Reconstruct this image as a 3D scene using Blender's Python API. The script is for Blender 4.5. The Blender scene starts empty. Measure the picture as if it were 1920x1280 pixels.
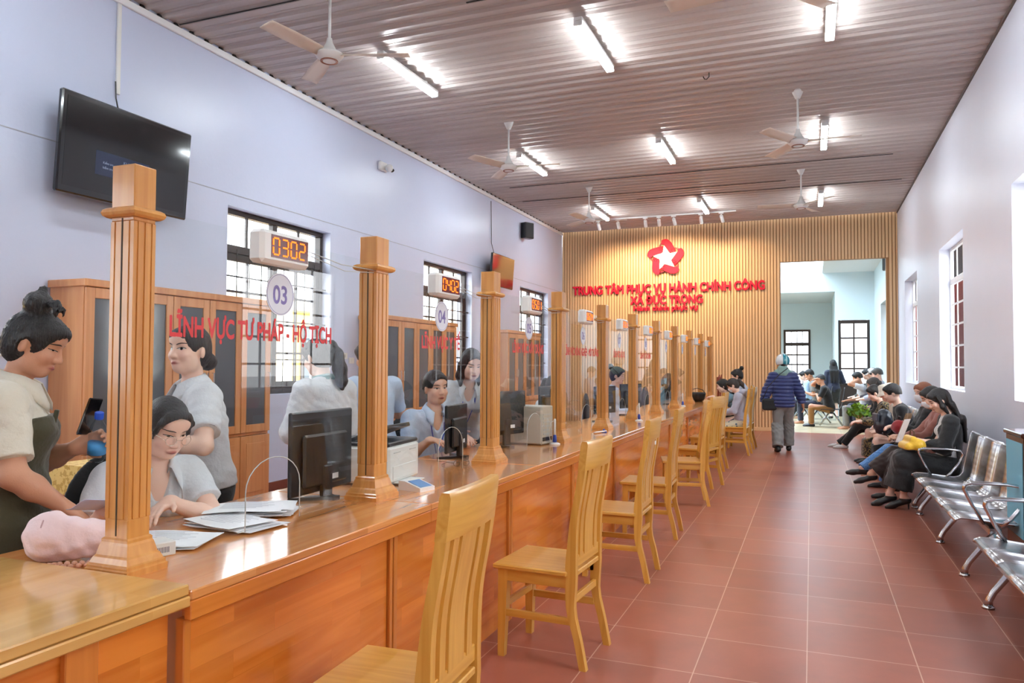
import bpy, bmesh, math, random
import numpy as np
from mathutils import Vector, Matrix, Euler
random.seed(4); RNG = np.random.default_rng(7)
pi = math.pi
SC = bpy.context.scene
COL = SC.collection
# ------------------------------------------------------------------ camera
CAM_H, FPX, YAW, PITCH, ROLL = 1.45, 1411.57, 0.378355, 0.031361, 0.005017
cd = bpy.data.cameras.new('camera'); cd.sensor_width = 36.0; cd.lens = FPX/1920*36
cd.clip_start = .05; cd.clip_end = 300
cam = bpy.data.objects.new('camera', cd); COL.objects.link(cam)
_f = Vector((-math.sin(YAW)*math.cos(PITCH), math.cos(YAW)*math.cos(PITCH), math.sin(PITCH)))
_r = Vector((math.cos(YAW), math.sin(YAW), 0)); _u = _r.cross(_f)
_r2 = _r*math.cos(ROLL)+_u*math.sin(ROLL); _u2 = -_r*math.sin(ROLL)+_u*math.cos(ROLL)
_m = Matrix((_r2, _u2, -_f)).transposed().to_4x4(); _m.translation = (0, 0, CAM_H)
cam.matrix_world = _m
SC.camera = cam
# ------------------------------------------------------------------ light and exposure
SKY_L, TUBE_L, SPOT_W = 5.2, 34.0, 42.0
W = bpy.data.worlds.new('sky'); SC.world = W; W.use_nodes = True
_nt = W.node_tree; _bg = _nt.nodes['Background']
_tc = _nt.nodes.new('ShaderNodeTexCoord'); _sep = _nt.nodes.new('ShaderNodeSeparateXYZ')
_cr = _nt.nodes.new('ShaderNodeValToRGB')
_nt.links.new(_tc.outputs['Generated'], _sep.inputs[0]); _nt.links.new(_sep.outputs['Z'], _cr.inputs[0])
_cr.color_ramp.elements[0].color = (.80, .82, .84, 1); _cr.color_ramp.elements[1].color = (.80, .89, 1, 1)
_nt.links.new(_cr.outputs[0], _bg.inputs[0]); _bg.inputs[1].default_value = SKY_L
vs = SC.view_settings; SC.display_settings.display_device = 'sRGB'
vs.view_transform = 'Standard'; vs.look = 'None'; vs.gamma = 1.0; vs.use_curve_mapping = False
vs.exposure = 1.30
SC.cycles.transparent_max_bounces = 48
SC.cycles.max_bounces = 8; SC.cycles.glossy_bounces = 4; SC.cycles.diffuse_bounces = 4
SC.cycles.caustics_reflective = False; SC.cycles.caustics_refractive = False
SC.cycles.sample_clamp_indirect = 6.0
# room
XL, XR, ZC, YB, YF = -5.757, 1.725, 4.773, 17.852, -4.2
TH = .30

# ------------------------------------------------------------------ materials
MATS = {}
def srgb(r, g, b):
    f = lambda c: (c/255/12.92) if c/255 <= .04045 else ((c/255+.055)/1.055)**2.4
    return (f(r), f(g), f(b), 1)
def mat(name, col=None, rough=.5, metal=0, coat=0, noise=None, bump=None, emis=None, spec=None, vcol=False, sheen=0):
    if name in MATS: return MATS[name]
    m = bpy.data.materials.new(name); m.use_nodes = True; MATS[name] = m
    nt = m.node_tree; b = nt.nodes['Principled BSDF']
    if col is not None: b.inputs['Base Color'].default_value = col
    b.inputs['Roughness'].default_value = rough; b.inputs['Metallic'].default_value = metal
    b.inputs['Coat Weight'].default_value = coat; b.inputs['Coat Roughness'].default_value = .12
    if sheen: b.inputs['Sheen Weight'].default_value = sheen
    if spec is not None: b.inputs['Specular IOR Level'].default_value = spec
    if vcol:
        a = nt.nodes.new('ShaderNodeVertexColor'); a.layer_name = 'Col'; nt.links.new(a.outputs[0], b.inputs['Base Color'])
    tc = nt.nodes.new('ShaderNodeTexCoord')
    if noise:   # (scale xyz, amount)
        sc, amt = noise
        mp = nt.nodes.new('ShaderNodeMapping'); mp.inputs['Scale'].default_value = sc
        n = nt.nodes.new('ShaderNodeTexNoise'); n.inputs['Scale'].default_value = 1; n.inputs['Detail'].default_value = 4
        nt.links.new(tc.outputs['Object'], mp.inputs[0]); nt.links.new(mp.outputs[0], n.inputs['Vector'])
        hs = nt.nodes.new('ShaderNodeHueSaturation'); hs.inputs['Color'].default_value = col
        mr = nt.nodes.new('ShaderNodeMapRange'); mr.inputs[3].default_value = 1-amt; mr.inputs[4].default_value = 1+amt
        mr.inputs[1].default_value = .3; mr.inputs[2].default_value = .7
        nt.links.new(n.outputs[0], mr.inputs[0]); nt.links.new(mr.outputs[0], hs.inputs['Value'])
        nt.links.new(hs.outputs[0], b.inputs['Base Color'])
    if bump:
        sc, st = bump
        mp = nt.nodes.new('ShaderNodeMapping'); mp.inputs['Scale'].default_value = sc if hasattr(sc, '__len__') else (sc,)*3
        n = nt.nodes.new('ShaderNodeTexNoise'); n.inputs['Scale'].default_value = 1; n.inputs['Detail'].default_value = 3
        nt.links.new(tc.outputs['Object'], mp.inputs[0]); nt.links.new(mp.outputs[0], n.inputs['Vector'])
        bp = nt.nodes.new('ShaderNodeBump'); bp.inputs['Strength'].default_value = st; bp.inputs['Distance'].default_value = .02
        nt.links.new(n.outputs[0], bp.inputs['Height']); nt.links.new(bp.outputs[0], b.inputs['Normal'])
    if emis:
        b.inputs['Emission Color'].default_value = emis[0]; b.inputs['Emission Strength'].default_value = emis[1]
    return m
def wood(name, c1, c2, axis='y', grain=1.0, rough=.28, coat=.35, block=None, blk=.16):
    """varnished wood: stretched grain along an axis, optionally glued blocks (length, width)"""
    m = bpy.data.materials.new(name); m.use_nodes = True; MATS[name] = m
    nt = m.node_tree; L = nt.links.new; N = nt.nodes.new; b = nt.nodes['Principled BSDF']
    tc = N('ShaderNodeTexCoord'); mp = N('ShaderNodeMapping')
    rot = {'y': (0, 0, 0), 'x': (0, 0, pi/2), 'z': (pi/2, 0, 0)}[axis]
    mp.inputs['Rotation'].default_value = rot
    L(tc.outputs['Object'], mp.inputs[0])
    m2 = N('ShaderNodeMapping'); m2.inputs['Scale'].default_value = (26*grain, 1.6*grain, 26*grain); L(mp.outputs[0], m2.inputs[0])
    n1 = N('ShaderNodeTexNoise'); n1.inputs['Scale'].default_value = 1; n1.inputs['Detail'].default_value = 5; n1.inputs['Distortion'].default_value = 1.2
    cr = N('ShaderNodeValToRGB'); cr.color_ramp.elements[0].color = c1; cr.color_ramp.elements[1].color = c2
    cr.color_ramp.elements[0].position = .3; cr.color_ramp.elements[1].position = .68
    if block:
        ob = N('ShaderNodeMapping')
        ob.inputs['Rotation'].default_value = {'top': (0, 0, pi/2), 'front': (0, pi/2, 0)}[block[2]]
        sepv = N('ShaderNodeSeparateXYZ'); L(tc.outputs['Object'], sepv.inputs[0])
        comb = N('ShaderNodeCombineXYZ')
        L(sepv.outputs['Y'], comb.inputs[0]); L(sepv.outputs['X' if block[2] == 'top' else 'Z'], comb.inputs[1])
        bt = N('ShaderNodeTexBrick'); bt.inputs['Scale'].default_value = 1; bt.inputs['Brick Width'].default_value = block[0]
        bt.inputs['Row Height'].default_value = block[1]; bt.inputs['Mortar Size'].default_value = .0006
        bt.inputs['Color1'].default_value = (0, 0, 0, 1); bt.inputs['Color2'].default_value = (1, 1, 1, 1); bt.inputs['Mortar'].default_value = (0, 0, 0, 1)
        bt.offset = .37; L(comb.outputs[0], bt.inputs['Vector'])
        ad = N('ShaderNodeVectorMath'); ad.operation = 'MULTIPLY_ADD'; L(bt.outputs[0], ad.inputs[0]); ad.inputs[1].default_value = (7, 13, 5); L(m2.outputs[0], ad.inputs[2])
        L(ad.outputs[0], n1.inputs['Vector'])
        hs = N('ShaderNodeHueSaturation'); mr = N('ShaderNodeMapRange'); mr.inputs[3].default_value = 1-blk; mr.inputs[4].default_value = 1+blk
        L(bt.outputs[0], mr.inputs[0]); L(mr.outputs[0], hs.inputs['Value']); L(n1.outputs[0], cr.inputs[0]); L(cr.outputs[0], hs.inputs['Color'])
        L(hs.outputs[0], b.inputs['Base Color'])
    else:
        L(m2.outputs[0], n1.inputs['Vector']); L(n1.outputs[0], cr.inputs[0]); L(cr.outputs[0], b.inputs['Base Color'])
    b.inputs['Roughness'].default_value = rough; b.inputs['Coat Weight'].default_value = coat; b.inputs['Coat Roughness'].default_value = .1
    return m
def glass(name, tint=(1, 1, 1, 1), ior=1.5, rough=0.0, k=1.0):
    m = bpy.data.materials.new(name); m.use_nodes = True; MATS[name] = m
    nt = m.node_tree; L = nt.links.new; nt.nodes.remove(nt.nodes['Principled BSDF'])
    out = nt.nodes['Material Output']; mx = nt.nodes.new('ShaderNodeMixShader'); fr = nt.nodes.new('ShaderNodeFresnel'); fr.inputs[0].default_value = ior
    t = nt.nodes.new('ShaderNodeBsdfTransparent'); t.inputs[0].default_value = tint
    g = nt.nodes.new('ShaderNodeBsdfGlossy'); g.inputs['Roughness'].default_value = rough
    geo = nt.nodes.new('ShaderNodeNewGeometry'); mn = nt.nodes.new('ShaderNodeMath'); mn.operation = 'MULTIPLY_ADD'; mn.inputs[1].default_value = -k; mn.inputs[2].default_value = k
    L(geo.outputs['Backfacing'], mn.inputs[0]); mu = nt.nodes.new('ShaderNodeMath'); mu.operation = 'MULTIPLY'
    L(fr.outputs[0], mu.inputs[0]); L(mn.outputs[0], mu.inputs[1])
    L(mu.outputs[0], mx.inputs[0]); L(t.outputs[0], mx.inputs[1]); L(g.outputs[0], mx.inputs[2]); L(mx.outputs[0], out.inputs[0])
    return m
def emit(name, col, s):
    m = bpy.data.materials.new(name); m.use_nodes = True; MATS[name] = m
    nt = m.node_tree; nt.nodes.remove(nt.nodes['Principled BSDF']); e = nt.nodes.new('ShaderNodeEmission')
    e.inputs[0].default_value = col; e.inputs[1].default_value = s; nt.links.new(e.outputs[0], nt.nodes['Material Output'].inputs[0]); return m

wall_l = mat('lilac_wall_paint', (.59, .64, .81, 1), .33, noise=((.9, .9, .9), .02), bump=(26, .05))
wall_r = mat('pale_wall_paint', (.74, .77, .88, 1), .40, noise=((.9, .9, .9), .02), bump=(22, .06))
white_trim = mat('white_trim', (.82, .82, .83, 1), .4)
dark_trim = mat('dark_gap', (.02, .018, .016, 1), .7)
ceil_m = mat('painted_sheet_metal', (.52, .455, .42, 1), .38, metal=.15, noise=((.35, 2.2, 1), .10), bump=((2, 6, 2), .05))
white_pl = mat('white_plastic', (.80, .80, .78, 1), .35)
grey_pl = mat('grey_plastic', (.52, .53, .52, 1), .4)
beige_pl = mat('beige_plastic', (.56, .52, .44, 1), .45)
black_pl = mat('black_plastic', (.012, .012, .014, 1), .35)
black_gl = mat('black_gloss', (.006, .006, .008, 1), .06, coat=.6)
chrome = mat('chrome', (.62, .63, .65, 1), .16, metal=1)
steel = mat('perforated_steel', (.55, .56, .58, 1), .27, metal=1)
brown_frame = mat('dark_brown_paint', (.035, .022, .018, 1), .35)
white_frame = mat('white_painted_iron', (.80, .80, .80, 1), .4)
paper_m = mat('paper', (.90, .91, .93, 1), .7)
ink_m = mat('ink', (.12, .12, .16, 1), .7)
blue_pl = mat('blue_plastic', (.02, .06, .36, 1), .35)
red_sign = mat('red_letter', (.66, .012, .045, 1), .6, spec=.25)
red_film = mat('red_film', (.72, .045, .05, 1), .5)
purple_film = mat('purple_film', (.20, .16, .42, 1), .5)
disc_film = mat('white_film', (.74, .76, .84, 1), .5)
oak = wood('oak_post', srgb(202, 136, 66), srgb(220, 160, 88), 'z', .8)
counter_top = wood('counter_top_wood', srgb(206, 130, 66), srgb(226, 156, 92), 'y', .55, rough=.16, coat=.6, block=(.62, .075, 'top'), blk=.07)
counter_fr = wood('counter_front_wood', srgb(206, 112, 36), srgb(226, 136, 54), 'y', .55, rough=.24, coat=.45, block=(.5, .085, 'front'), blk=.09)
counter_edge = wood('counter_edge_wood', srgb(204, 118, 44), srgb(222, 138, 60), 'y', .55, rough=.22, coat=.5)
stile_w = wood('counter_stile_wood', srgb(200, 118, 48), srgb(216, 134, 58), 'z', .6)
light_top = wood('light_counter_wood', srgb(206, 154, 84), srgb(226, 178, 106), 'y', .4, rough=.16, coat=.7, block=(.9, .12, 'top'), blk=.05)
chair_w = {a: wood('chair_oak_'+a, srgb(204, 146, 56), srgb(224, 172, 82), a, .9, rough=.3) for a in 'xyz'}
cab_w = wood('cabinet_wood', srgb(206, 136, 82), srgb(224, 160, 106), 'z', .5, rough=.3)
mahog = wood('mahogany', srgb(70, 30, 20), srgb(92, 44, 30), 'y', .7, rough=.2)
screen_glass = glass('screen_glass', (.97, .985, .98, 1), 1.43)
win_glass = glass('window_glass', (.97, .98, .98, 1), 1.45)
thin_glass = glass('clear_window_glass', (.98, .98, .98, 1), 1.12, k=.2)
clear_pl = glass('clear_plastic', (.90, .93, .95, 1), 1.4, .03)

# ------------------------------------------------------------------ mesh building
class MB:
    def __init__(s): s.v = []; s.f = []; s.m = []; s.cur = 0
    def add(s, vs, fs):
        o = len(s.v); s.v += [tuple(map(float, p)) for p in vs]
        for f in fs: s.f.append([i+o for i in f]); s.m.append(s.cur)
        return s
    def box(s, x0, x1, y0, y1, z0, z1, b=0.0, R=None):
        if x0 > x1: x0, x1 = x1, x0
        if y0 > y1: y0, y1 = y1, y0
        if z0 > z1: z0, z1 = z1, z0
        b = min(b, (x1-x0)*.45, (y1-y0)*.45, (z1-z0)*.45)
        if b <= 0:
            v = [(x, y, z) for z in (z0, z1) for y in (y0, y1) for x in (x0, x1)]
            f = [(0, 2, 3, 1), (4, 5, 7, 6), (0, 1, 5, 4), (2, 6, 7, 3), (0, 4, 6, 2), (1, 3, 7, 5)]
        else:
            v = []; idx = {}
            def P(i, j, k, a):
                key = (i, j, k, a)
                if key not in idx:
                    p = [(x0, x1)[i], (y0, y1)[j], (z0, z1)[k]]
                    for q in range(3):
                        if q != a: p[q] += b*(1 if (i, j, k)[q] == 0 else -1)
                    idx[key] = len(v); v.append(tuple(p))
                return idx[key]
            f = []
            for a in range(3):
                o = [q for q in range(3) if q != a]
                for sd in (0, 1):
                    c = []
                    for (p, q) in ((0, 0), (1, 0), (1, 1), (0, 1)):
                        t = [0, 0, 0]; t[a] = sd; t[o[0]] = p; t[o[1]] = q; c.append(P(*t, a))
                    flip = (sd == 0) != (a == 1)
                    f.append(c[::-1] if flip else c)
            for a in range(3):           # edges along a
                o = [q for q in range(3) if q != a]
                for p in (0, 1):
                    for q in (0, 1):
                        t0 = [0, 0, 0]; t0[o[0]] = p; t0[o[1]] = q; t1 = list(t0); t1[a] = 1
                        A, B, C, D = P(*t0, o[0]), P(*t1, o[0]), P(*t1, o[1]), P(*t0, o[1])
                        q4 = [A, B, C, D]
                        n = (Vector(v[B])-Vector(v[A])).cross(Vector(v[D])-Vector(v[A]))
                        out = Vector([0, 0, 0]); out[o[0]] = 1 if p else -1; out[o[1]] = 1 if q else -1
                        f.append(q4 if n.dot(out) > 0 else q4[::-1])
            for i in (0, 1):
                for j in (0, 1):
                    for k in (0, 1):
                        t = [P(i, j, k, 0), P(i, j, k, 1), P(i, j, k, 2)]
                        n = (Vector(v[t[1]])-Vector(v[t[0]])).cross(Vector(v[t[2]])-Vector(v[t[0]]))
                        out = Vector((1 if i else -1, 1 if j else -1, 1 if k else -1))
                        f.append(t if n.dot(out) > 0 else t[::-1])
        if R is not None: v = [tuple(R @ Vector(p)) for p in v]
        return s.add(v, f)
    def tube(s, pts, r, n=10, cap=True, closed=False):
        pts = [Vector(p) for p in pts]; rs = r if hasattr(r, '__len__') else [r]*len(pts)
        v = []; f = []; N = len(pts); nrm = None
        for i, p in enumerate(pts):
            if closed: t = (pts[(i+1) % N]-pts[i-1])
            else: t = (pts[min(i+1, N-1)]-pts[max(i-1, 0)])
            t.normalize()
            if nrm is None:
                nrm = t.orthogonal().normalized()
            else:
                nrm = (nrm-t*nrm.dot(t)).normalized()
            bn = t.cross(nrm)
            for k in range(n):
                a = 2*pi*k/n; v.append(p+(nrm*math.cos(a)+bn*math.sin(a))*rs[i])
        for i in range(N if closed else N-1):
            for k in range(n):
                a, b = i*n+k, i*n+(k+1) % n; c, d = ((i+1) % N)*n+(k+1) % n, ((i+1) % N)*n+k
                f.append((a, b, c, d))
        if cap and not closed: f.append(tuple(range(n))[::-1]); f.append(tuple(range((N-1)*n, N*n)))
        return s.add(v, f)
    def lathe(s, prof, c=(0, 0, 0), n=24, M=None):
        """prof: list of (r,z) bottom to top"""
        v = []; f = []
        for (r, z) in prof:
            for k in range(n):
                a = 2*pi*k/n; p = Vector((r*math.cos(a), r*math.sin(a), z))
                if M is not None: p = M @ p
                v.append((p[0]+c[0], p[1]+c[1], p[2]+c[2]))
        for i in range(len(prof)-1):
            for k in range(n): f.append((i*n+k, i*n+(k+1) % n, (i+1)*n+(k+1) % n, (i+1)*n+k))
        f.append(tuple(range(n))[::-1]); f.append(tuple(range((len(prof)-1)*n, len(prof)*n)))
        return s.add(v, f)
    def prism(s, poly, d0, d1, axis='y', M=None):
        """polygon (2D) extruded along an axis; axis y: poly=(x,z); x: (y,z); z: (x,y)"""
        P = {'y': lambda a, b, d: (a, d, b), 'x': lambda a, b, d: (d, a, b), 'z': lambda a, b, d: (a, b, d)}[axis]
        n = len(poly); v = [P(a, b, d0) for a, b in poly]+[P(a, b, d1) for a, b in poly]
        if M is not None: v = [tuple(M @ Vector(p)) for p in v]
        ar = sum(poly[i][0]*poly[(i+1) % n][1]-poly[(i+1) % n][0]*poly[i][1] for i in range(n))
        fw = (ar > 0) != (axis == 'y')
        if d1 < d0: fw = not fw
        a = list(range(n)); b = list(range(n, 2*n))
        f = [a[::-1] if fw else a, b if fw else b[::-1]]
        for i in range(n):
            q = [i, (i+1) % n, n+(i+1) % n, n+i]; f.append(q if fw else q[::-1])
        return s.add(v, f)
    def grid(s, P, closed_u=False):
        """P[i][j] points -> quads"""
        nu, nv = len(P), len(P[0]); v = [p for r in P for p in r]; f = []
        for i in range(nu if closed_u else nu-1):
            for j in range(nv-1):
                i2 = (i+1) % nu; f.append((i*nv+j, i2*nv+j, i2*nv+j+1, i*nv+j+1))
        return s.add(v, f)
    def build(s, name, m, parent=None, smooth=False, solid=0):
        me = bpy.data.meshes.new(name); me.from_pydata(s.v, [], s.f)
        for k in (m if isinstance(m, (list, tuple)) else [m]): me.materials.append(k)
        if isinstance(m, (list, tuple)): me.polygons.foreach_set('material_index', s.m)
        if smooth:
            me.polygons.foreach_set('use_smooth', [True]*len(me.polygons))
            if smooth is not True:
                me.set_sharp_from_angle(angle=smooth)
        me.update()
        o = bpy.data.objects.new(name, me); COL.objects.link(o)
        if parent is not None: o.parent = parent
        if solid:
            md = o.modifiers.new('thickness', 'SOLIDIFY'); md.thickness = solid; md.offset = 0
        return o
SM = math.radians(35)
def tag(o, label, cat, group=None, kind=None):
    o['label'] = label; o['category'] = cat
    if group: o['group'] = group
    if kind: o['kind'] = kind
    return o
def thing(name, label, cat, loc=(0, 0, 0), rz=0, group=None):
    o = bpy.data.objects.new(name, None); COL.objects.link(o); o.empty_display_size = .1
    o.location = loc; o.rotation_euler = (0, 0, rz); return tag(o, label, cat, group)
def struct(o): o['kind'] = 'structure'; return o
def dup(root, loc, rz, label):
    r = root.copy(); COL.objects.link(r); r.location = loc; r.rotation_euler = (0, 0, rz); r['label'] = label
    for ch in list(root.children):
        c = ch.copy(); COL.objects.link(c); c.parent = r
        for g in ch.children:
            d = g.copy(); COL.objects.link(d); d.parent = c
    return r
def text_mesh(body, size, extrude=0.0, bold=0.0, sx=1.0, align='LEFT'):
    """verts/faces of a line of text lying in the XY plane"""
    c = bpy.data.curves.new('t', 'FONT'); c.body = body; c.size = size; c.extrude = extrude; c.offset = bold; c.align_x = align; c.resolution_u = 4
    o = bpy.data.objects.new('t', c); COL.objects.link(o); dg = bpy.context.evaluated_depsgraph_get(); dg.update()
    me = bpy.data.meshes.new_from_object(o.evaluated_get(dg)); v = [(p.co.x*sx, p.co.y, p.co.z) for p in me.vertices]; f = [list(p.vertices) for p in me.polygons]
    bpy.data.objects.remove(o); bpy.data.curves.remove(c); bpy.data.meshes.remove(me); return v, f
def bold_text(body, size, extrude=0.0, w=.006, align='LEFT'):
    v, f = text_mesh(body, size, extrude, 0, 1, align); V, F = [], []
    for k in range(8): dx, dy = w*math.cos(k*pi/4), w*math.sin(k*pi/4); n = len(V); V += [(x+dx, y+dy, z+k*.00012) for x, y, z in v]; F += [[i+n for i in g] for g in f]
    return V, F
def put_text(mb, body, size, M, extrude=0.0, bold=0.0, width=None, align='LEFT'):
    v, f = text_mesh(body, size, extrude, bold, 1, align)
    if width and v:
        xs = [p[0] for p in v]; k = width/(max(xs)-min(xs)); x0 = min(xs)
        v = [((p[0]-x0)*k, p[1], p[2]) for p in v]
    mb.add([tuple(M @ Vector(p)) for p in v], f)

# ------------------------------------------------------------------ room shell
def wall_with_openings(name, x0, x1, ya, yb, z1, ops, m):
    mb = MB(); y = ya
    for (a, b, c, d) in sorted(ops):
        mb.box(x0, x1, y, a, 0, z1); mb.box(x0, x1, a, b, 0, c); mb.box(x0, x1, a, b, d, z1); y = b
    mb.box(x0, x1, y, yb, 0, z1)
    return struct(mb.build(name, m))
LW = [(-2.32, -.48), (1.98, 3.82), (6.28, 8.12), (10.64, 12.48), (14.93, 16.77)]
RW = [(-2.1, -.26), (2.0, 3.84), (6.26, 8.10), (10.50, 12.34), (14.78, 16.62)]
YE = 28.2
wall_with_openings('wall_left', XL-TH, XL, YF, YB, ZC+.3, [(a, b, 1.10, 3.14) for a, b in LW], wall_l)
wall_with_openings('wall_right', XR, XR+.185, YF, YB+.1, ZC+.3, [(a, b, 1.15, 3.14) for a, b in RW], wall_r)
struct(MB().box(XL-TH, XR+TH, YF-TH, YF, 0, ZC+.3).build('wall_front', wall_r))
# floor of red tiles
def floor_mat(name, c1, c2, mort, size, off, rough):
    m = bpy.data.materials.new(name); m.use_nodes = True; nt = m.node_tree; L = nt.links.new; N = nt.nodes.new; b = nt.nodes['Principled BSDF']
    tc = N('ShaderNodeTexCoord'); mp = N('ShaderNodeMapping'); mp.inputs['Location'].default_value = (off[0], off[1], 0); L(tc.outputs['Object'], mp.inputs[0])
    bt = N('ShaderNodeTexBrick'); bt.offset = 0; bt.inputs['Scale'].default_value = 1; bt.inputs['Brick Width'].default_value = size; bt.inputs['Row Height'].default_value = size
    bt.inputs['Mortar Size'].default_value = .0030; bt.inputs['Mortar Smooth'].default_value = .2; bt.inputs['Bias'].default_value = 0
    bt.inputs['Color1'].default_value = c1; bt.inputs['Color2'].default_value = c2; bt.inputs['Mortar'].default_value = mort
    L(mp.outputs[0], bt.inputs['Vector'])
    n = N('ShaderNodeTexNoise'); n.inputs['Scale'].default_value = 2.3; n.inputs['Detail'].default_value = 6; n.inputs['Roughness'].default_value = .65; L(tc.outputs['Object'], n.inputs['Vector'])
    mr = N('ShaderNodeMapRange'); mr.inputs[1].default_value = .3; mr.inputs[2].default_value = .7; mr.inputs[3].default_value = .86; mr.inputs[4].default_value = 1.14; L(n.outputs[0], mr.inputs[0])
    hs = N('ShaderNodeHueSaturation'); L(bt.outputs[0], hs.inputs['Color']); L(mr.outputs[0], hs.inputs['Value']); L(hs.outputs[0], b.inputs['Base Color'])
    mr2 = N('ShaderNodeMapRange'); mr2.inputs[1].default_value = .2; mr2.inputs[2].default_value = .8; mr2.inputs[3].default_value = rough-.02; mr2.inputs[4].default_value = rough+.05; L(n.outputs[0], mr2.inputs[0]); L(mr2.outputs[0], b.inputs['Roughness']); b.inputs['Specular IOR Level'].default_value = .38
    bp = N('ShaderNodeBump'); bp.inputs['Strength'].default_value = .25; bp.inputs['Distance'].default_value = .003; bp.invert = True
    L(bt.outputs['Fac'], bp.inputs['Height']); L(bp.outputs[0], b.inputs['Normal']); return m
fl = floor_mat('red_floor_tile', srgb(150, 84, 66), srgb(163, 95, 75), srgb(200, 160, 138), .5, (-.47+5, -6.17+10), .30)
fl2 = floor_mat('cream_floor_tile', srgb(190, 172, 138), srgb(200, 182, 150), srgb(150, 130, 100), .6, (0, 0), .3)
struct(MB().box(XL-TH, XR+TH, YF-TH, YB-.02, -.12, 0).build('floor', fl))
# corrugated ceiling: ribs run across the room
def corrugated(name, x0, x1, ya, yb, z, m, pitch=.2, dep=.024, wid=.045):
    prof = []; y = ya
    while y < yb:
        prof += [(y, z), (y+pitch*.42, z), (y+pitch*.42+.004, z-.005), (y+pitch*.42+.018, z-.005), (y+pitch*.42+.022, z), (y+pitch-wid-.02, z), (y+pitch-wid, z-dep), (y+pitch-.012, z-dep)]; y += pitch
    prof.append((y, z)); v = []; f = []
    for (yy, zz) in prof: v += [(x0, yy, zz), (x1, yy, zz)]
    for i in range(len(prof)-1): f.append((2*i, 2*i+1, 2*i+3, 2*i+2)[::-1])
    n = len(v); v += [(x0, ya, z+.08), (x1, ya, z+.08), (x0, y, z+.08), (x1, y, z+.08)]; f.append((n, n+1, n+3, n+2))
    return MB().add(v, f).build(name, m)
struct(corrugated('ceiling', XL+.005, XR-.005, YF, YB-.2, ZC, ceil_m))
# dark seams where the roof sheets overlap
sb = MB()
for (yy, xa, xb) in ((5.52, -5.7, -2.6), (6.12, -2.9, .6), (12.92, -5.2, 1.2), (14.12, -5.4, -.4), (14.72, -3.2, 1.5)): sb.box(xa, xb, yy, yy+.012, ZC-.028, ZC-.02)
struct(sb.build('trim_seams', dark_trim))
tb = MB(); tb.box(XL+.001, XL+.03, YF, YB-.02, ZC-.10, ZC-.03, .006); struct(tb.build('trim_1', white_trim))
tb = MB(); tb.box(XR-.02, XR-.001, YF, YB-.02, ZC-.05, ZC-.026); struct(tb.build('trim_2', mat('dark_wood_trim', (.10, .07, .055, 1), .5)))
tb = MB(); tb.box(XL+.001, XL+.004, YF, YB-.02, 3.262, 3.270); struct(tb.build('trim_3', mat('seam_paint', (.42, .43, .50, 1), .6)))
# black closure strip of rib ends above the left trim
tb = MB(); y = YF
while y < YB-.3:
    tb.box(XL+.004, XL+.02, y+.10, y+.19, ZC-.028, ZC-.004); y += .2
struct(tb.build('trim_4', dark_trim))
# back wall of fluted boards around a wide opening
tan = mat('tan_fluted_board', srgb(222, 184, 138), .45, noise=((3, 3, .4), .05))
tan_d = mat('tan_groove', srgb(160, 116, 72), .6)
DX0, DX1, DZ = -.63, 1.50, 3.79
bw = MB(); bw.cur = 0
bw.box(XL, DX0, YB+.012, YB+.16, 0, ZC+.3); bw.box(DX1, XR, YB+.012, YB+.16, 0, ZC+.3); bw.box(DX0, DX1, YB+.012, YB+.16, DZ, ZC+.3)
bw.cur = 1; x = XL+.004; pt = .0665
while x < XR-.03:
    z0 = DZ if (x+.048 > DX0 and x < DX1) else .085
    x1 = min(x+.05, XR-.002)
    bw.box(x, x1, YB-.006, YB+.013, z0, ZC+.25, .004); x += pt
struct(bw.build('wall_back', [tan_d, tan]))
bb = MB(); bb.box(XL, DX0, YB-.02, YB+.012, 0, .085, .006); bb.box(DX1, XR, YB-.02, YB+.012, 0, .085, .006); struct(bb.build('baseboard_back', tan))
bb = MB(); bb.box(XL, XL+.015, YF, YB-.02, 0, .10, .004); struct(bb.build('baseboard_left', mat('baseboard_tile', srgb(120, 66, 52), .3)))
bb = MB(); bb.box(XR-.012, XR, YF, YB-.02, 0, .10, .004); struct(bb.build('baseboard_right', mat('baseboard_tile')))

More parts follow.
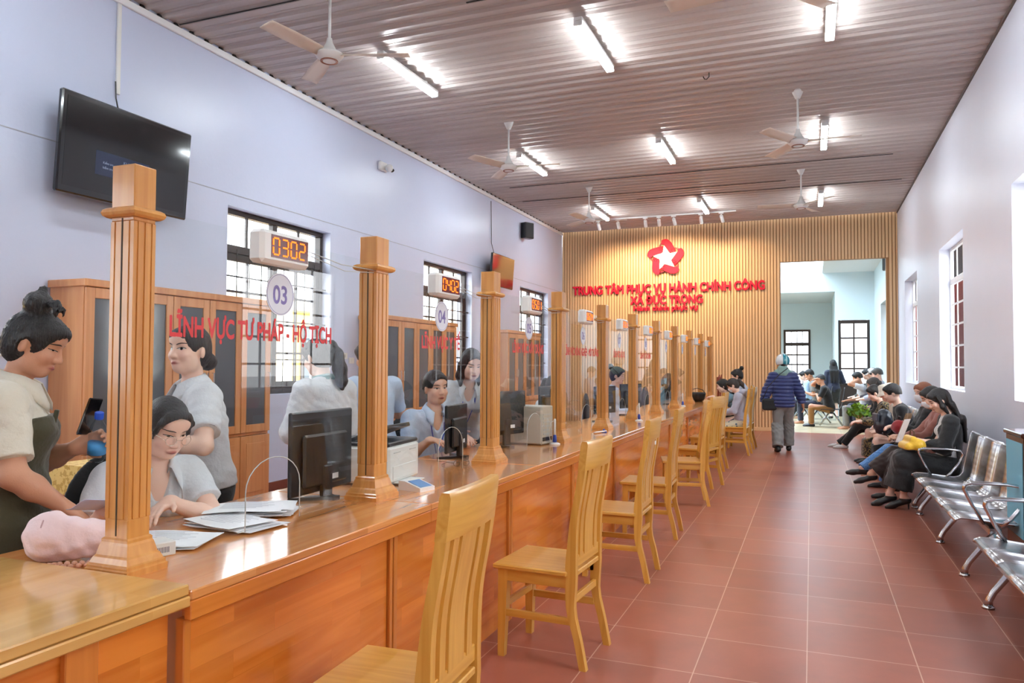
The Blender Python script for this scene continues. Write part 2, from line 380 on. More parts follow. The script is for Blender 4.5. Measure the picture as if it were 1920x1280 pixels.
# ------------------------------------------------------------------ windows
def left_window(n, a, b):
    x = XL-.155; z0, z1 = 1.10, 3.14; fr = MB(); t = .055
    fr.box(x-.05, x+.04, a, b, z0, z0+t, .006); fr.box(x-.05, x+.04, a, b, z1-t, z1, .006)
    fr.box(x-.05, x+.04, a, a+t, z0+t, z1-t, .006); fr.box(x-.05, x+.04, b-t, b, z0+t, z1-t, .006)
    fr.box(x-.05, x+.04, a+t, b-t, 2.66, 2.75, .006); c = (a+b)/2
    fr.box(x-.04, x+.03, c-.04, c+.04, 2.75, z1-t, .004)
    for k in (.25, .75): fr.box(x-.01, x+.015, a+(b-a)*k-.014, a+(b-a)*k+.014, 2.75, z1-t)
    root = struct(fr.build('window_%d' % n, brown_frame))
    sh = MB()
    for (p, q) in ((a+t, c-.004), (c+.004, b-t)):
        sh.box(x-.03, x+.02, p, p+.06, z0+t, 2.66, .004); sh.box(x-.03, x+.02, q-.06, q, z0+t, 2.66, .004)
        sh.box(x-.03, x+.02, p+.06, q-.06, z0+t, z0+t+.09, .004); sh.box(x-.03, x+.02, p+.06, q-.06, 2.58, 2.66, .004)
        for k in range(1, 4):
            zz = z0+t+.09+(2.58-z0-t-.09)*k/4; sh.box(x-.012, x+.012, p+.06, q-.06, zz-.013, zz+.013)
        sh.box(x-.012, x+.012, (p+q)/2-.011, (p+q)/2+.011, z0+t+.09, 2.58)
    sh.build('sash', brown_frame, root)
    gb = MB(); gb.box(x-.002, x+.002, a+t, b-t, z0+t, z1-t); gb.build('pane', win_glass, root)
    br = MB()
    for k in range(1, 9): br.tube([(x+.085, a+.03+(b-a-.06)*k/9, z0+.02), (x+.085, a+.03+(b-a-.06)*k/9, 2.70)], .006, 6)
    for zz in (1.5, 1.95, 2.4): br.box(x+.078, x+.092, a, b, zz-.008, zz+.008)
    br.build('security_bars', brown_frame, root)
def right_window(n, a, b):
    x = XR+.155; z0, z1 = 1.15, 3.14; fr = MB(); t = .04
    fr.box(x-.02, x+.02, a, b, z0, z0+t, .004); fr.box(x-.02, x+.02, a, b, z1-t, z1, .004); fr.box(x-.02, x+.02, a, a+t, z0+t, z1-t, .004); fr.box(x-.02, x+.02, b-t, b, z0+t, z1-t, .004)
    fr.box(x-.025, x+.02, a+t, b-t, 2.62, 2.70, .004)
    root = struct(fr.build('window_%d' % n, white_frame))
    mu = MB()
    for k in range(1, 4):
        yy = a+(b-a)*k/4; mu.box(x-.006, x+.006, yy-.014, yy+.014, z0+t, z1-t)
    for zz in (1.45, 1.75, 2.05, 2.34): mu.box(x-.006, x+.006, a+t, b-t, zz-.012, zz+.012)
    mu.build('glazing_bar', white_frame, root)
    gb = MB(); gb.box(x-.002, x+.002, a+t, b-t, z0+t, z1-t); gb.build('pane', thin_glass, root)
for i, (a, b) in enumerate(LW): left_window(i+1, a, b)
for i, (a, b) in enumerate(RW): right_window(i+6, a, b)
# ------------------------------------------------------------------ room beyond the opening
blue_w = mat('pale_blue_wall', (.66, .76, .80, 1), .5)
FZ = 4.23
struct(MB().box(XL, XR+TH, YB-.02, YE+.3, -.12, 0).build('floor_far', fl2))
wall_with_openings('wall_far_right', XR-.02, XR+.185, YB+.16, 24.0, FZ+.2, [(20.2, 21.9, 1.1, 3.1)], blue_w)
struct(MB().box(XL-TH, XL, YB+.1, YE+.3, 0, FZ+.2).build('wall_far_left', blue_w))
m_ = MB(); m_.box(.66, .74, 24, 24.2, 0, FZ+.2); m_.box(1.58, XR+TH, 24, 24.2, 0, FZ+.2); m_.box(.74, 1.58, 24, 24.2, 2.82, FZ+.2); m_.box(XL, .66, 24, 24.2, 3.66, FZ+.2)
m_.box(.66, .78, 24.2, YE, 0, 3.9); struct(m_.build('wall_partition', blue_w))
m_ = MB(); m_.box(-.90, .66, YE, YE+.2, 2.74, 3.9); m_.box(-.02, .66, YE, YE+.2, 0, 2.74); m_.box(XL, -.90, YE, YE+.2, 0, 3.9); struct(m_.build('wall_far_back', blue_w))
far_ceil = mat('white_sheet_metal', (.68, .70, .71, 1), .5)
struct(corrugated('ceiling_far', .32, XR, YB+.16, 24.1, FZ, far_ceil, .12, .015, .03))
struct(MB().box(XL, .78, 24.2, YE+.2, 3.66, 3.74).build('ceiling_far_back', far_ceil))
struct(MB().box(XL, .32, YB+.16, 24.1, FZ+.01, FZ+.02).build('skylight_far', glass('skylight_sheet', (.8, .86, .9, 1), 1.3)))
# dark brown door with glazed panes in the partition
frost = mat('frosted_pane', (.82, .86, .88, 1), .35); frost.node_tree.nodes['Principled BSDF'].inputs['Transmission Weight'].default_value = .85
def glazed_door(name, x0, x1, y, z1, rows, cols, zp, top):
    fr = MB(); t = .075
    fr.box(x0, x0+t, y, y+.06, 0, z1, .006); fr.box(x1-t, x1, y, y+.06, 0, z1, .006); fr.box(x0+t, x1-t, y, y+.06, z1-t, z1, .006)
    fr.box(x0+t, x1-t, y+.01, y+.05, 0, zp); ztop = z1-t
    if top: fr.box(x0+t, x1-t, y, y+.06, top, top+.09, .006); ztop = top
    fr.box((x0+x1)/2-.022, (x0+x1)/2+.022, y, y+.05, zp, ztop, .004)
    for r in range(rows+1):
        z = zp+(ztop-zp)*r/rows; fr.box(x0+t, x1-t, y+.01, y+.045, z-.024, z+.024)
    for c in range(1, cols):
        x = x0+t+(x1-x0-2*t)*c/cols; fr.box(x-.012, x+.012, y+.012, y+.044, zp, z1-t)
    root = struct(fr.build(name, brown_frame)); gb = MB(); gb.box(x0+t, x1-t, y+.026, y+.03, zp, z1-t); gb.build('pane', frost, root); return root
glazed_door('door_1', .74, 1.58, 24.02, 2.81, 4, 2, .95, None)
glazed_door('door_2', -.90, -.02, YE-.03, 2.74, 5, 4, .5, 2.2)
# ------------------------------------------------------------------ outside
yel = mat('yellow_render', srgb(226, 176, 84), .8); cream = mat('cream_render', srgb(230, 214, 178), .8)
ext = MB().box(-60, 60, -60, 90, -.5, -.13); struct(ext.build('ground', mat('concrete_yard', (.42, .41, .39, 1), .8)))
ho = thing('house', 'yellow rendered house with cream bands seen through the left windows', 'house')
MB().box(-17, -13, 2, 40, -.13, 3.1).build('facade', yel, ho)
q = MB(); q.box(-12.99, -12.8, 2, 40, 2.9, 3.2, .01)
for yy in range(8, 40, 4): q.box(-12.99, -12.88, yy, yy+.5, -.13, 2.9)
q.build('cornice', cream, ho)
o2 = thing('house', 'cream rendered house opposite the right windows', 'house'); MB().box(9, 13, -25, 12.5, -.13, 4.6).build('facade', cream, o2); MB().box(8.8, 9, -25, 12.5, 4.4, 4.7, .01).build('cornice', white_trim, o2)
for k in range(4): MB().box(8.94, 8.99, -6+5*k, -4+5*k, .9, 2.9, .01).build('window', brown_frame, o2)
for k in range(5):
    w = MB().box(-12.99, -12.93, 9+4*k, 11+4*k, .9, 2.5, .01).build('window', brown_frame, ho); MB().box(-12.93, -12.92, 9.1+4*k, 10.9+4*k, 1.0, 2.4).build('pane', mat('dark_pane', (.05, .06, .07, 1), .1), w)
fw_ = tag(corrugated('corrugated_fence', 0, 3.7, 13, 40, 0, mat('red_brown_sheet', srgb(84, 34, 26), 1.0, spec=0), .16, .03, .06), 'red brown corrugated fence standing outside the right windows', 'fence')
fw_.rotation_euler = (0, -pi/2, 0); fw_.location = (3.3, 0, -.1)
sh_ = thing('shed_roof', 'dark shed roof above the red brown fence', 'roof'); MB().box(3.2, 7, 13, 40, 3.62, 5.2).build('roof_edge', mat('dark_roof', (.02, .014, .012, 1), 1.0, spec=0), sh_)
# ------------------------------------------------------------------ counter: ten units in a row and a paler one at the near end
CX0, CX1, CZ = -2.44, -1.572, .832
PY = [1.63, 2.98, 4.36, 5.75, 7.14, 8.50, 9.88, 11.32, 12.75, 14.15, 15.53]
JY = [1.6, 2.72, 4.02, 5.24, 6.48, 7.88, 9.28, 10.68, 12.08, 13.48, 14.95]
NUM = ['03', '04', '05', '06', '07', '08', '09', '10', '11', '12']
for k in range(10):
    a, b = 1.6+1.398*k, 1.6+1.398*(k+1)
    if k == 9: b = 15.75
    t = thing('counter_desk', 'varnished orange wooden counter unit under the %s screen' % NUM[k], 'counter', (0, 0, 0), 0, 'counter units')
    q = MB(); q.box(CX0, CX1, a+.002, b-.002, CZ-.028, CZ, .004); q.build('worktop', counter_top, t, SM)
    q = MB(); q.box(CX1-.026, CX1-.001, a+.002, b-.002, CZ-.082, CZ-.029, .003); q.build('edge_rail', counter_edge, t, SM)
    pa, pb = JY[k], JY[k+1] if k < 9 else 15.72
    q = MB(); q.box(CX1-.06, CX1-.042, pa+.03, pb-.03, .05, CZ-.03); q.box(CX1-.075, CX1-.042, pa+.03, pb-.03, 0, .05); q.build('front_panel', counter_fr, t)
    q = MB(); q.box(CX1-.06, CX1-.028, pb-.026, pb-.003, 0, CZ-.083, .003); q.build('stile', stile_w, t)
    q = MB(); q.box(CX1-.06, CX1-.028, pa+.006, pa+.034, 0, CZ-.083, .003); q.build('stile', stile_w, t)
    q = MB(); q.box(CX1-.058, CX1-.05, pb-.092, pb-.03, .05, CZ-.083); q.build('recess', mat('recess_shade_brown', (.055, .02, .008, 1), .5), t)  # flush strip, the recess's shade is painted in as near-black brown
    for yy in (a+.3, b-.33): MB().box(CX0+.05, CX1-.08, yy, yy+.03, 0, CZ-.03).build('side_panel', stile_w, t)
t = thing('counter_desk', 'pale wooden counter unit with a thick edge at the near end', 'counter', (0, 0, 0), 0, 'counter units')
q = MB(); q.box(-2.35, CX1+.0, -.3, 1.596, CZ-.01, CZ+.02, .004); q.build('worktop', light_top, t, SM)
q = MB(); q.box(CX1-.05, CX1+.006, -.3, 1.596, CZ-.04, CZ-.011, .004); q.build('edge_rail', light_top, t, SM)
q = MB(); q.box(CX1-.09, CX1-.07, -.3, 1.59, 0, CZ-.012); q.build('front_panel', counter_fr, t)
q = MB(); q.box(CX1-.07, CX1-.05, 1.27, 1.36, 0, CZ-.041, .003); q.build('stile', stile_w, t)
# ------------------------------------------------------------------ screen posts
def post_shaft():
    q = MB(); h = .050
    q.box(-h, h, -h, h, .0, .16, .003); q.box(-h, h, -h, h, 1.04, 1.21, .003)
    g = .0045; pts = []
    for s in range(4):
        for u, d in ((-h, 0), (-.035, 0), (-.034, g), (-.029, g), (-.028, 0), (-.004, 0), (-.003, g), (.003, g), (.004, 0), (.028, 0), (.029, g), (.034, g), (.035, 0)):
            x, y = u, -h+d
            for _ in range(s): x, y = -y, x
            pts.append((x, y))
    q.prism(pts, .16, 1.04, 'z'); return q
def sq_ring(q, prof):
    P = []
    for (r, z) in prof: P.append([(r*sx, r*sy, z) for sx, sy in ((-1, -1), (1, -1), (1, 1), (-1, 1))])
    P = [[p[k % 4] for k in range(5)] for p in P]
    v = []; f = []
    for i, r in enumerate(P): v += r[:4]
    for i in range(len(P)-1):
        for k in range(4): f.append((i*4+k, i*4+(k+1) % 4, (i+1)*4+(k+1) % 4, (i+1)*4+k))
    f.append((3, 2, 1, 0)); n = len(P)*4; f.append((n-4, n-3, n-2, n-1)); q.add(v, f)
def make_post(label):
    t = thing('screen_post', label, 'post', group='oak posts of the counter screens')
    post_shaft().build('shaft', oak, t)
    q = MB(); sq_ring(q, [(.092, 0), (.092, .018), (.087, .022), (.087, .03), (.082, .034), (.074, .05), (.068, .056), (.060, .085), (.056, .092), (.056, .10), (.0505, .105)]); q.build('base_molding', oak, t)
    q = MB(); sq_ring(q, [(.0505, 1.052), (.060, 1.052), (.070, 1.058), (.074, 1.067), (.070, 1.076), (.060, 1.082), (.0505, 1.084)]); q.build('collar', oak, t)
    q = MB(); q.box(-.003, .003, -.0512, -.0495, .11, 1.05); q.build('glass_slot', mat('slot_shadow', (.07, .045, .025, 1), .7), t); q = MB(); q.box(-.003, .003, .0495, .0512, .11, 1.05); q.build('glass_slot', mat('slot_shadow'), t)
    return t
plab = ['oak screen post at the near end with a pink bag beside it'] + ['oak screen post between the %s and %s screens' % (NUM[i], NUM[i+1]) for i in range(9)] + ['oak screen post closing the far end past the 12 screen']
P0 = make_post(plab[0]); P0.location = (-1.902, PY[0]+.052, CZ)
for i in range(1, 11): dup(P0, (-1.902, PY[i]+.052, CZ), 0, plab[i]).scale = (.92, 1.08, 1)
P0.scale = (.92, .80, 1)
# ------------------------------------------------------------------ glass screens with stickers, and number displays
SIGN = ['LĨNH VỰC TƯ PHÁP - HỘ TỊCH', 'LĨNH VỰC Y TẾ', 'LĨNH VỰC XÂY DỰNG', 'LĨNH VỰC NÔNG NGHIỆP - MÔI TRƯỜNG', 'LĨNH VỰC NỘI VỤ', 'LĨNH VỰC TÀI CHÍNH', None, None, None, None]
LED = ['0302', '0402', '0501', '0604', '0701', '0801', '0901', '1001', '1101', '1201']
SEG = {'0': 'abcdef', '1': 'bc', '2': 'abged', '3': 'abgcd', '4': 'fgbc', '5': 'afgcd', '6': 'afgedc', '7': 'abc', '8': 'abcdefg', '9': 'abcfgd'}
led_on = emit('led_orange', (1, .15, .02, 1), 1.5); led_bg = mat('led_window', (.05, .002, .002, 1), .15, emis=((.5, .01, .005, 1), .05))
XG = -1.902
def digit(q, c, y, z, w, h, x):
    t = w*.17; S = {'a': (0, h, 1), 'd': (0, 0, 1), 'g': (0, h/2, 1), 'f': (0, h/2, 0), 'e': (0, 0, 0), 'b': (w, h/2, 0), 'c': (w, 0, 0)}
    for s in SEG[c]:
        a, b, hz = S[s]
        if hz: q.box(x, x+.002, y+t*.6, y+w-t*.6, z+b-t/2, z+b+t/2)
        else: q.box(x, x+.002, y+a-t/2, y+a+t/2, z+b+t*.6, z+b+h/2-t*.6)
TM = lambda y, z, x=XG: Matrix(((0, 0, 1, x), (1, 0, 0, y), (0, 1, 0, z), (0, 0, 0, 1)))
LABTXT = ['long red lettering', 'short red lettering', 'red lettering', 'a long red line of lettering', 'a short line of red lettering', 'a line of red lettering', '', '', '', '']
for k in range(10):
    a, b = PY[k]+.108, PY[k+1]-.004; c = (a+b)/2; z0, z1 = CZ+.012, 1.925+CZ-.83
    ya = c-.17 if k == 0 else c-.02; yb = ya+.31; zt = CZ+.265
    e_ = .050; zb = CZ+.112; poly = [(a, zb), (a+e_, zb), (a+e_, z0), (ya, z0), (ya, CZ+.15)]
    for j in range(1, 12): th = pi-pi*j/12; poly.append(((ya+yb)/2+math.cos(th)*(yb-ya)/2, CZ+.15+math.sin(th)*(zt-CZ-.15)))
    poly += [(yb, CZ+.15), (yb, z0), (b-e_, z0), (b-e_, zb), (b, zb), (b, z1), (a, z1)]
    t = MB().prism(poly, XG-.003, XG+.003, 'x').build('glass_screen', screen_glass)
    tag(t, 'clear glass counter screen with a round %s sticker%s' % (NUM[k], ' and '+LABTXT[k] if LABTXT[k] else ''), 'glass screen', 'glass screens along the counter')
    q = MB(); i0 = poly.index((ya, z0)); q.tube([(XG, y_, z_) for y_, z_ in poly[i0:i0+15]], .0022, 6); q.build('edge_glint', mat('edge_glint_grey', (.50, .54, .54, 1), .12), t, True)  # pale tube added to paint the bright glint along the arch edge
    dz = CZ+.885; dc = c-.0
    q = MB(); q.lathe([(.082, 0), (.082, .0012)], (0, 0, 0), 48, Matrix(((0, 0, 1), (1, 0, 0), (0, 1, 0)))); q.v = [(p[0]+XG+.0035, p[1]+dc, p[2]+dz) for p in q.v]
    o = q.build('number_sticker', disc_film, t)
    q = MB(); r = [(dc+.076*math.cos(u*2*pi/48), dz+.076*math.sin(u*2*pi/48)) for u in range(48)]; q.tube([(XG+.0048, p[0], p[1]) for p in r], .0009, 4, closed=True)
    v, f = text_mesh(NUM[k], .098, 0, .002, 1, 'CENTER'); M = TM(dc, dz-.035, XG+.0052); q.add([tuple(M @ Vector((p[0]*.9, p[1], 0))) for p in v], f); q.build('number', purple_film, o)
    if SIGN[k]:
        wd = [.87, .46, .64, 1.05, .5, .62][k]; q = MB(); v, f = bold_text(SIGN[k], .092, 0, .0032, 'CENTER')
        xs = [p[0] for p in v]; kk = wd/(max(xs)-min(xs)); M = TM(c-.1 if k == 0 else c, CZ+.707, XG+.0038); q.add([tuple(M @ Vector((p[0]*kk, p[1], p[2]))) for p in v], f); q.build('lettering', red_film, t)
    # display
    y0 = c-.055; d = thing('queue_display', 'white counter display lit with orange digits %s' % LED[k], 'number display', (XG+.045, y0, CZ+.985), 0, 'LED displays on top of the screens')
    q = MB(); q.box(-.034, .034, -.14, .14, 0, .122, .014); q.build('case', white_pl, d, SM)
    q = MB(); q.box(.032, .0352, -.092, .122, .022, .106); q.build('display_window', led_bg, d)
    q = MB()
    for j, ch in enumerate(LED[k]): digit(q, ch, -.082+j*.05, .034, .033, .06, .0354)
    q.build('digits', led_on, d)
    q = MB(); q.tube([(-.036, -.02, .11), (-.047, -.02, .13), (-.055, -.02, .10)], .003, 6); q.tube([(-.036, .06, .11), (-.047, .06, .13), (-.055, .06, .10)], .003, 6); q.build('hook', grey_pl, d)
    if k < 6:
        q = MB(); e = PY[k+1]; q.tube([(XG+.04, y0+.142, CZ+1.07), (XG+.035, y0+.142+(e-y0-.14)*.5, CZ+1.045), (XG+.03, e-.002, CZ+1.052)], .0022, 5); q.tube([(XG+.045, y0+.142, CZ+1.055), (XG+.035, y0+.142+(e-y0-.14)*.55, CZ+1.02), (XG+.03, e-.002, CZ+1.04)], .0018, 5)
        tag(q.build('display_cable', grey_pl), 'thin grey cable pair from the %s display to the next post' % LED[k], 'cable', 'display cables')
# ------------------------------------------------------------------ customer chairs
def scurve(z):   # rear edge offset of the rear post (x) at height z
    return .205+.050*max(0, (.40-z)/.40)**1.7-.016*math.exp(-((z-.27)/.10)**2)+.058*max(0, (z-.50)/.57)**1.05-.016*math.exp(-((z-.70)/.16)**2)
def sweep(q, z0, z1, wf, y0, y1, n=16, taper=None):
    pf, pb = [], []
    for i in range(n+1):
        z = z0+(z1-z0)*i/n; x = scurve(z); w = wf(z); pf.append((x-w, z)); pb.append((x, z))
    poly = pf+pb[::-1]
    for i in range(n):
        q.prism([pf[i], pf[i+1], pb[i+1], pb[i]], y0, y1, 'y')
def loft_post(q, wf, y0, y1, z0, z1, n=22):
    v = []; f = []
    for i in range(n+1):
        z = z0+(z1-z0)*i/n; x = scurve(z); w = wf(z); v += [(x-w, y0, z), (x, y0, z), (x, y1, z), (x-w, y1, z)]
    for i in range(n):
        for k in range(4): f.append((i*4+k, i*4+(k+1) % 4, (i+1)*4+(k+1) % 4, (i+1)*4+k))
    f.append((3, 2, 1, 0)); m = n*4; f.append((m, m+1, m+2, m+3)); q.add(v, f)
CW = chair_w
def make_chair(label):
    t = thing('oak_chair', label, 'chair', group='oak chairs in front of the counter')
    q = MB(); q.box(-.235, .16, -.215, .215, .435, .46, .006); q.box(.16, .2, -.16, .16, .435, .46, .004); q.build('seat', CW['x'], t, SM)
    q = MB(); q.box(-.205, .17, -.19, -.168, .375, .435, .002); q.box(-.205, .17, .168, .19, .375, .435, .002); q.box(-.205, -.183, -.168, .168, .375, .435, .002); q.build('apron', CW['x'], t)
    wf = lambda z: .034+.020*math.exp(-((z-.45)/.17)**2)
    for s in (-1, 1):
        q = MB(); loft_post(q, wf, s*.185-.017, s*.185+.017, 0, 1.06); q.build('rear_leg', CW['z'], t, SM)
        q = MB(); P = []
        for z, w in ((0, .034), (.2, .042), (.375, .050), (.434, .050)): P.append([(-.213, s*.193-s*w, z), (-.213+w, s*.193-s*w, z), (-.213+w, s*.193, z), (-.213, s*.193, z)])
        v = sum(P, []); f = []
        for i in range(3):
            for k in range(4): g = (i*4+k, i*4+(k+1) % 4, (i+1)*4+(k+1) % 4, (i+1)*4+k); f.append(g if s > 0 else g[::-1])
        f.append((3, 2, 1, 0) if s > 0 else (0, 1, 2, 3)); q.add(v, f); q.build('front_leg', CW['z'], t)
        q = MB(); q.box(-.18, .17, s*.177-.011, s*.177+.011, .20, .235, .002); q.build('stretcher', CW['x'], t)
    q = MB(); q.box(-.19, -.17, -.165, .165, .24, .275, .002); q.build('stretcher', CW['y'], t)
    q = MB(); q.box(.165, .185, -.165, .165, .30, .335, .002); q.build('stretcher', CW['y'], t)
    # crest rail, gently bowed
    q = MB(); n = 10; P = []
    for i in range(n+1):
        y = -.203+.406*i/n; bow = .012*(1-(y/.203)**2)
        P.append([(scurve(z)-w+bow, y, z) for z, w in ((.945, .036), (1.07, .036), (1.085, .030), (1.085, .006), (1.07, 0), (.945, 0))])
    v = sum(P, []); f = []
    for i in range(n):
        for k in range(6): f.append((i*6+k, (i+1)*6+k, (i+1)*6+(k+1) % 6, i*6+(k+1) % 6))
    f.append(tuple(range(6))); f.append(tuple(range(n*6, n*6+6))[::-1]); q.add(v, f); q.build('crest_rail', CW['y'], t, SM)
    q = MB(); q.box(.165, .195, -.168, .168, .475, .53, .003); q.build('back_rail', CW['y'], t)
    for y0, y1 in ((-.128, -.086), (-.062, .062), (.086, .128)):
        q = MB(); loft_post(q, lambda z: .026, y0, y1, .52, .955, 14); q.v = [(x-.004, y, z) for x, y, z in q.v]; q.build('back_slat', CW['z'], t, SM)
    return t
CH = [(-1.225, 2.12, 3, 'nearest oak chair, its back cut by the picture edge below'), (-1.245, 3.70, -3, 'oak chair in front of the counter seam under the 04 screen'), (-1.265, 5.24, 0, 'oak chair with a small white sticker on its back'),
      (-1.305, 6.58, 2, 'oak chair fourth from the camera, square to the counter'), (-1.27, 8.17, 13, 'oak chair turned a little toward the camera, seen edge-on'), (-1.29, 9.42, -13, 'oak chair angled to show its back slats'),
      (-1.36, 10.95, -2, 'oak chair just behind the angled one, mostly hidden'), (-1.18, 13.02, -3, 'oak chair carrying the person in the grey hoodie'), (-1.17, 14.05, -2, 'oak chair right behind the grey hoodie chair'), (-1.30, 15.2, 0, 'farthest oak chair, near the fluted wall')]
C0 = make_chair(CH[0][3]); C0.location = (CH[0][0], CH[0][1], 0); C0.rotation_euler[2] = math.radians(CH[0][2])
for x, y, r, l in CH[1:]:
    o = dup(C0, (x, y, 0), math.radians(r), l)
    if abs(y-5.24) < .01: MB().box(.256, .2575, -.02, .02, .905, .93).build('sticker', paper_m, o)
# ------------------------------------------------------------------ steel waiting benches
def make_bench(label, n=4, w=.61, legs=(.1, 1.36, 2.42)):
    t = thing('waiting_bench', label, 'bench', group='chrome waiting benches along the right wall')
    prof = [(-.005, .372), (.0, .388), (.03, .402), (.12, .398), (.26, .382), (.36, .376), (.41, .39), (.437, .43), (.452, .50), (.495, .72), (.51, .80), (.522, .822), (.535, .828)]
    for k in range(n):
        y0, y1 = -k*w-.012, -(k+1)*w+.012; q = MB()
        q.grid([[(x, y0, z) for x, z in prof], [(x, y1, z) for x, z in prof]]); s = q.build('seat_shell', dots, t, True, .004)
        for yy in (y0, y1): MB().tube([(x, yy, z) for x, z in prof], .009, 8).build('shell_rim', chrome, s, True)
    L = n*w; q = MB(); q.box(.20, .28, -L+.03, -.03, .295, .345, .008); q.build('beam', steel, t, SM)
    for yy in legs:
        q = MB(); q.tube([(.24, -yy, .30), (.19, -yy, .255), (.08, -yy, .10), (.055, -yy, .05), (.05, -yy, .02)], [.026, .024, .02, .022, .026], 10); q.lathe([(.034, 0), (.036, .012), (.022, .022)], (.05, -yy, 0), 14)
        q.tube([(.24, -yy, .30), (.30, -yy, .255), (.46, -yy, .10), (.50, -yy, .05), (.51, -yy, .02)], [.026, .024, .02, .022, .026], 10); q.lathe([(.034, 0), (.036, .012), (.022, .022)], (.51, -yy, 0), 14); q.build('leg', chrome, t, True)
    for yy in (-.02, -L+.02):
        q = MB()
        for d in (-.018, .018): q.tube([(.17, yy+d, .37), (.10, yy+d, .50), (.055, yy+d, .60), (.06, yy+d, .635), (.10, yy+d, .648), (.30, yy+d, .648), (.42, yy+d, .635), (.44, yy+d, .60), (.41, yy+d, .52), (.33, yy+d, .41), (.27, yy+d, .36)], .0105, 8)
        q.build('armrest', chrome, t, True)
    return t
dots = bpy.data.materials.new('punched_steel'); dots.use_nodes = True; _n = dots.node_tree; _b = _n.nodes['Principled BSDF']; _b.inputs['Metallic'].default_value = 1; _b.inputs['Roughness'].default_value = .25
_tc = _n.nodes.new('ShaderNodeTexCoord'); _v = _n.nodes.new('ShaderNodeTexVoronoi'); _v.inputs['Scale'].default_value = 110; _v.inputs['Randomness'].default_value = 0; _r = _n.nodes.new('ShaderNodeValToRGB')
_r.color_ramp.elements[0].position = .28; _r.color_ramp.elements[0].color = (.16, .165, .175, 1); _r.color_ramp.elements[1].position = .36; _r.color_ramp.elements[1].color = (.60, .61, .63, 1)
_n.links.new(_tc.outputs['Object'], _v.inputs[0]); _n.links.new(_v.outputs[0], _r.inputs[0]); _n.links.new(_r.outputs[0], _b.inputs['Base Color'])
B0 = make_bench('empty chrome bench beside the woman in the black blazer'); B0.location = (.93, 8.50, 0)
BN = [(5.42, 'chrome bench nearest the camera, cut by the frame'), (11.22, 'chrome bench under the women in black blazer and brown sweater'), (13.92, 'chrome bench under the people in bucket hat and gold blouse'), (16.62, 'chrome bench farthest along the right wall')]
for y, l in BN: dup(B0, (.93, y, 0), 0, l)
# ------------------------------------------------------------------ cabinets on the left wall
cab_glass = mat('cabinet_glass', (.10, .11, .125, 1), .08, coat=.3)
def cabinet(y0, n, w, label):
    t = thing('book_cabinet', label, 'cabinet', group='glazed wooden cabinets on the left wall'); X0, X1 = XL+.02, XL+.43; H = 2.12; y1 = y0+n*w
    q = MB(); q.box(X0, X1-.03, y0, y0+.025, 0, H-.06); q.box(X0, X1-.03, y1-.025, y1, 0, H-.06); q.box(X0, X0+.01, y0+.025, y1-.025, 0, H-.06); q.box(X0, X1-.03, y0+.025, y1-.025, .72, .745)
    q.box(X0+.01, X1-.05, y0+.025, y1-.025, 1.15, 1.17); q.box(X0+.01, X1-.05, y0+.025, y1-.025, 1.58, 1.60); q.build('carcass', cab_w, t)
    q = MB(); q.box(X0-.01, X1+.01, y0-.02, y1+.02, H-.06, H, .006); q.build('top_molding', cab_w, t)
    for k in range(n):
        a, b = y0+k*w+.004, y0+(k+1)*w-.004
        q = MB(); q.box(X1-.03, X1, a, a+.075, .75, H-.065, .003); q.box(X1-.03, X1, b-.075, b, .75, H-.065, .003); q.box(X1-.03, X1, a+.075, b-.075, .75, .83, .003); q.box(X1-.03, X1, a+.075, b-.075, H-.15, H-.065, .003)
        d = q.build('door', cab_w, t); MB().box(X1-.018, X1-.012, a+.075, b-.075, .83, H-.15).build('pane', cab_glass, d)
        yy = b-.035 if k % 2 == 0 else a+.035; q = MB(); q.tube([(X1, yy, 1.22), (X1+.025, yy, 1.22), (X1+.025, yy, 1.36), (X1, yy, 1.36)], .006, 8); q.build('handle', chrome, d)
        q = MB(); q.box(X1-.03, X1, a, b, .06, .715, .003); q.box(X1, X1+.006, a+.08, b-.08, .14, .64, .003); q.build('lower_door', cab_w, t)
    return t
cabinet(4.28, 5, .44, 'wooden glass-door cabinet behind the woman in olive dress'); cabinet(8.78, 5, .44, 'wooden glass-door cabinet past the wall switches'); cabinet(13.2, 4, .46, 'wooden glass-door cabinet below the far television')
# ------------------------------------------------------------------ wall-hung things
def television(name, label, y0, y1, z0, z1, tilt, screen, txt):
    t = thing(name, label, 'television', (XL+.21, (y0+y1)/2, (z0+z1)/2)); w, h = (y1-y0)/2, (z1-z0)/2; t.rotation_euler = (0, tilt, 0)
    q = MB(); q.box(-.03, .02, -w, w, -h, h, .012); q.build('case', black_gl, t, SM)
    b = .045; MB().box(.0195, .0215, -w+b, w-b, -h+b+.015, h-b).build('screen', screen, t)
    if txt:
        q = MB(); M = Matrix(((0, 0, 1, .023), (1, 0, 0, 0), (0, 1, 0, 0), (0, 0, 0, 1)))
        put_text(q, 'Không có tín hiệu', .036, Matrix.Translation((.023, -.07, -.06)) @ M.to_3x3().to_4x4()); put_text(q, 'Kiểm tra nguồn điện của thiết bị', .028, Matrix.Translation((.023, -.27, -.10)) @ M.to_3x3().to_4x4()); put_text(q, 'kiểm tra dây tín hiệu và chọn nguồn', .028, Matrix.Translation((.023, -.27, -.14)) @ M.to_3x3().to_4x4())
        q.build('caption', emit('caption_glow', (.35, .42, .6, 1), .35), t)
        MB().box(.0216, .0222, -.34, .20, -.20, .0).build('message_box', mat('message_blue', (.010, .014, .03, 1), .08, emis=((.1, .14, .3, 1), .05)), t)
    q = MB(); q.box(-.155, -.03, -.12, .12, -.12, .12, .006); q.box(-.175, -.15, -.2, .2, -.16, .16, .004); q.build('wall_bracket', black_pl, t)
    return t
tv_scr = mat('tv_screen', (.010, .010, .012, 1), .07, coat=.3)
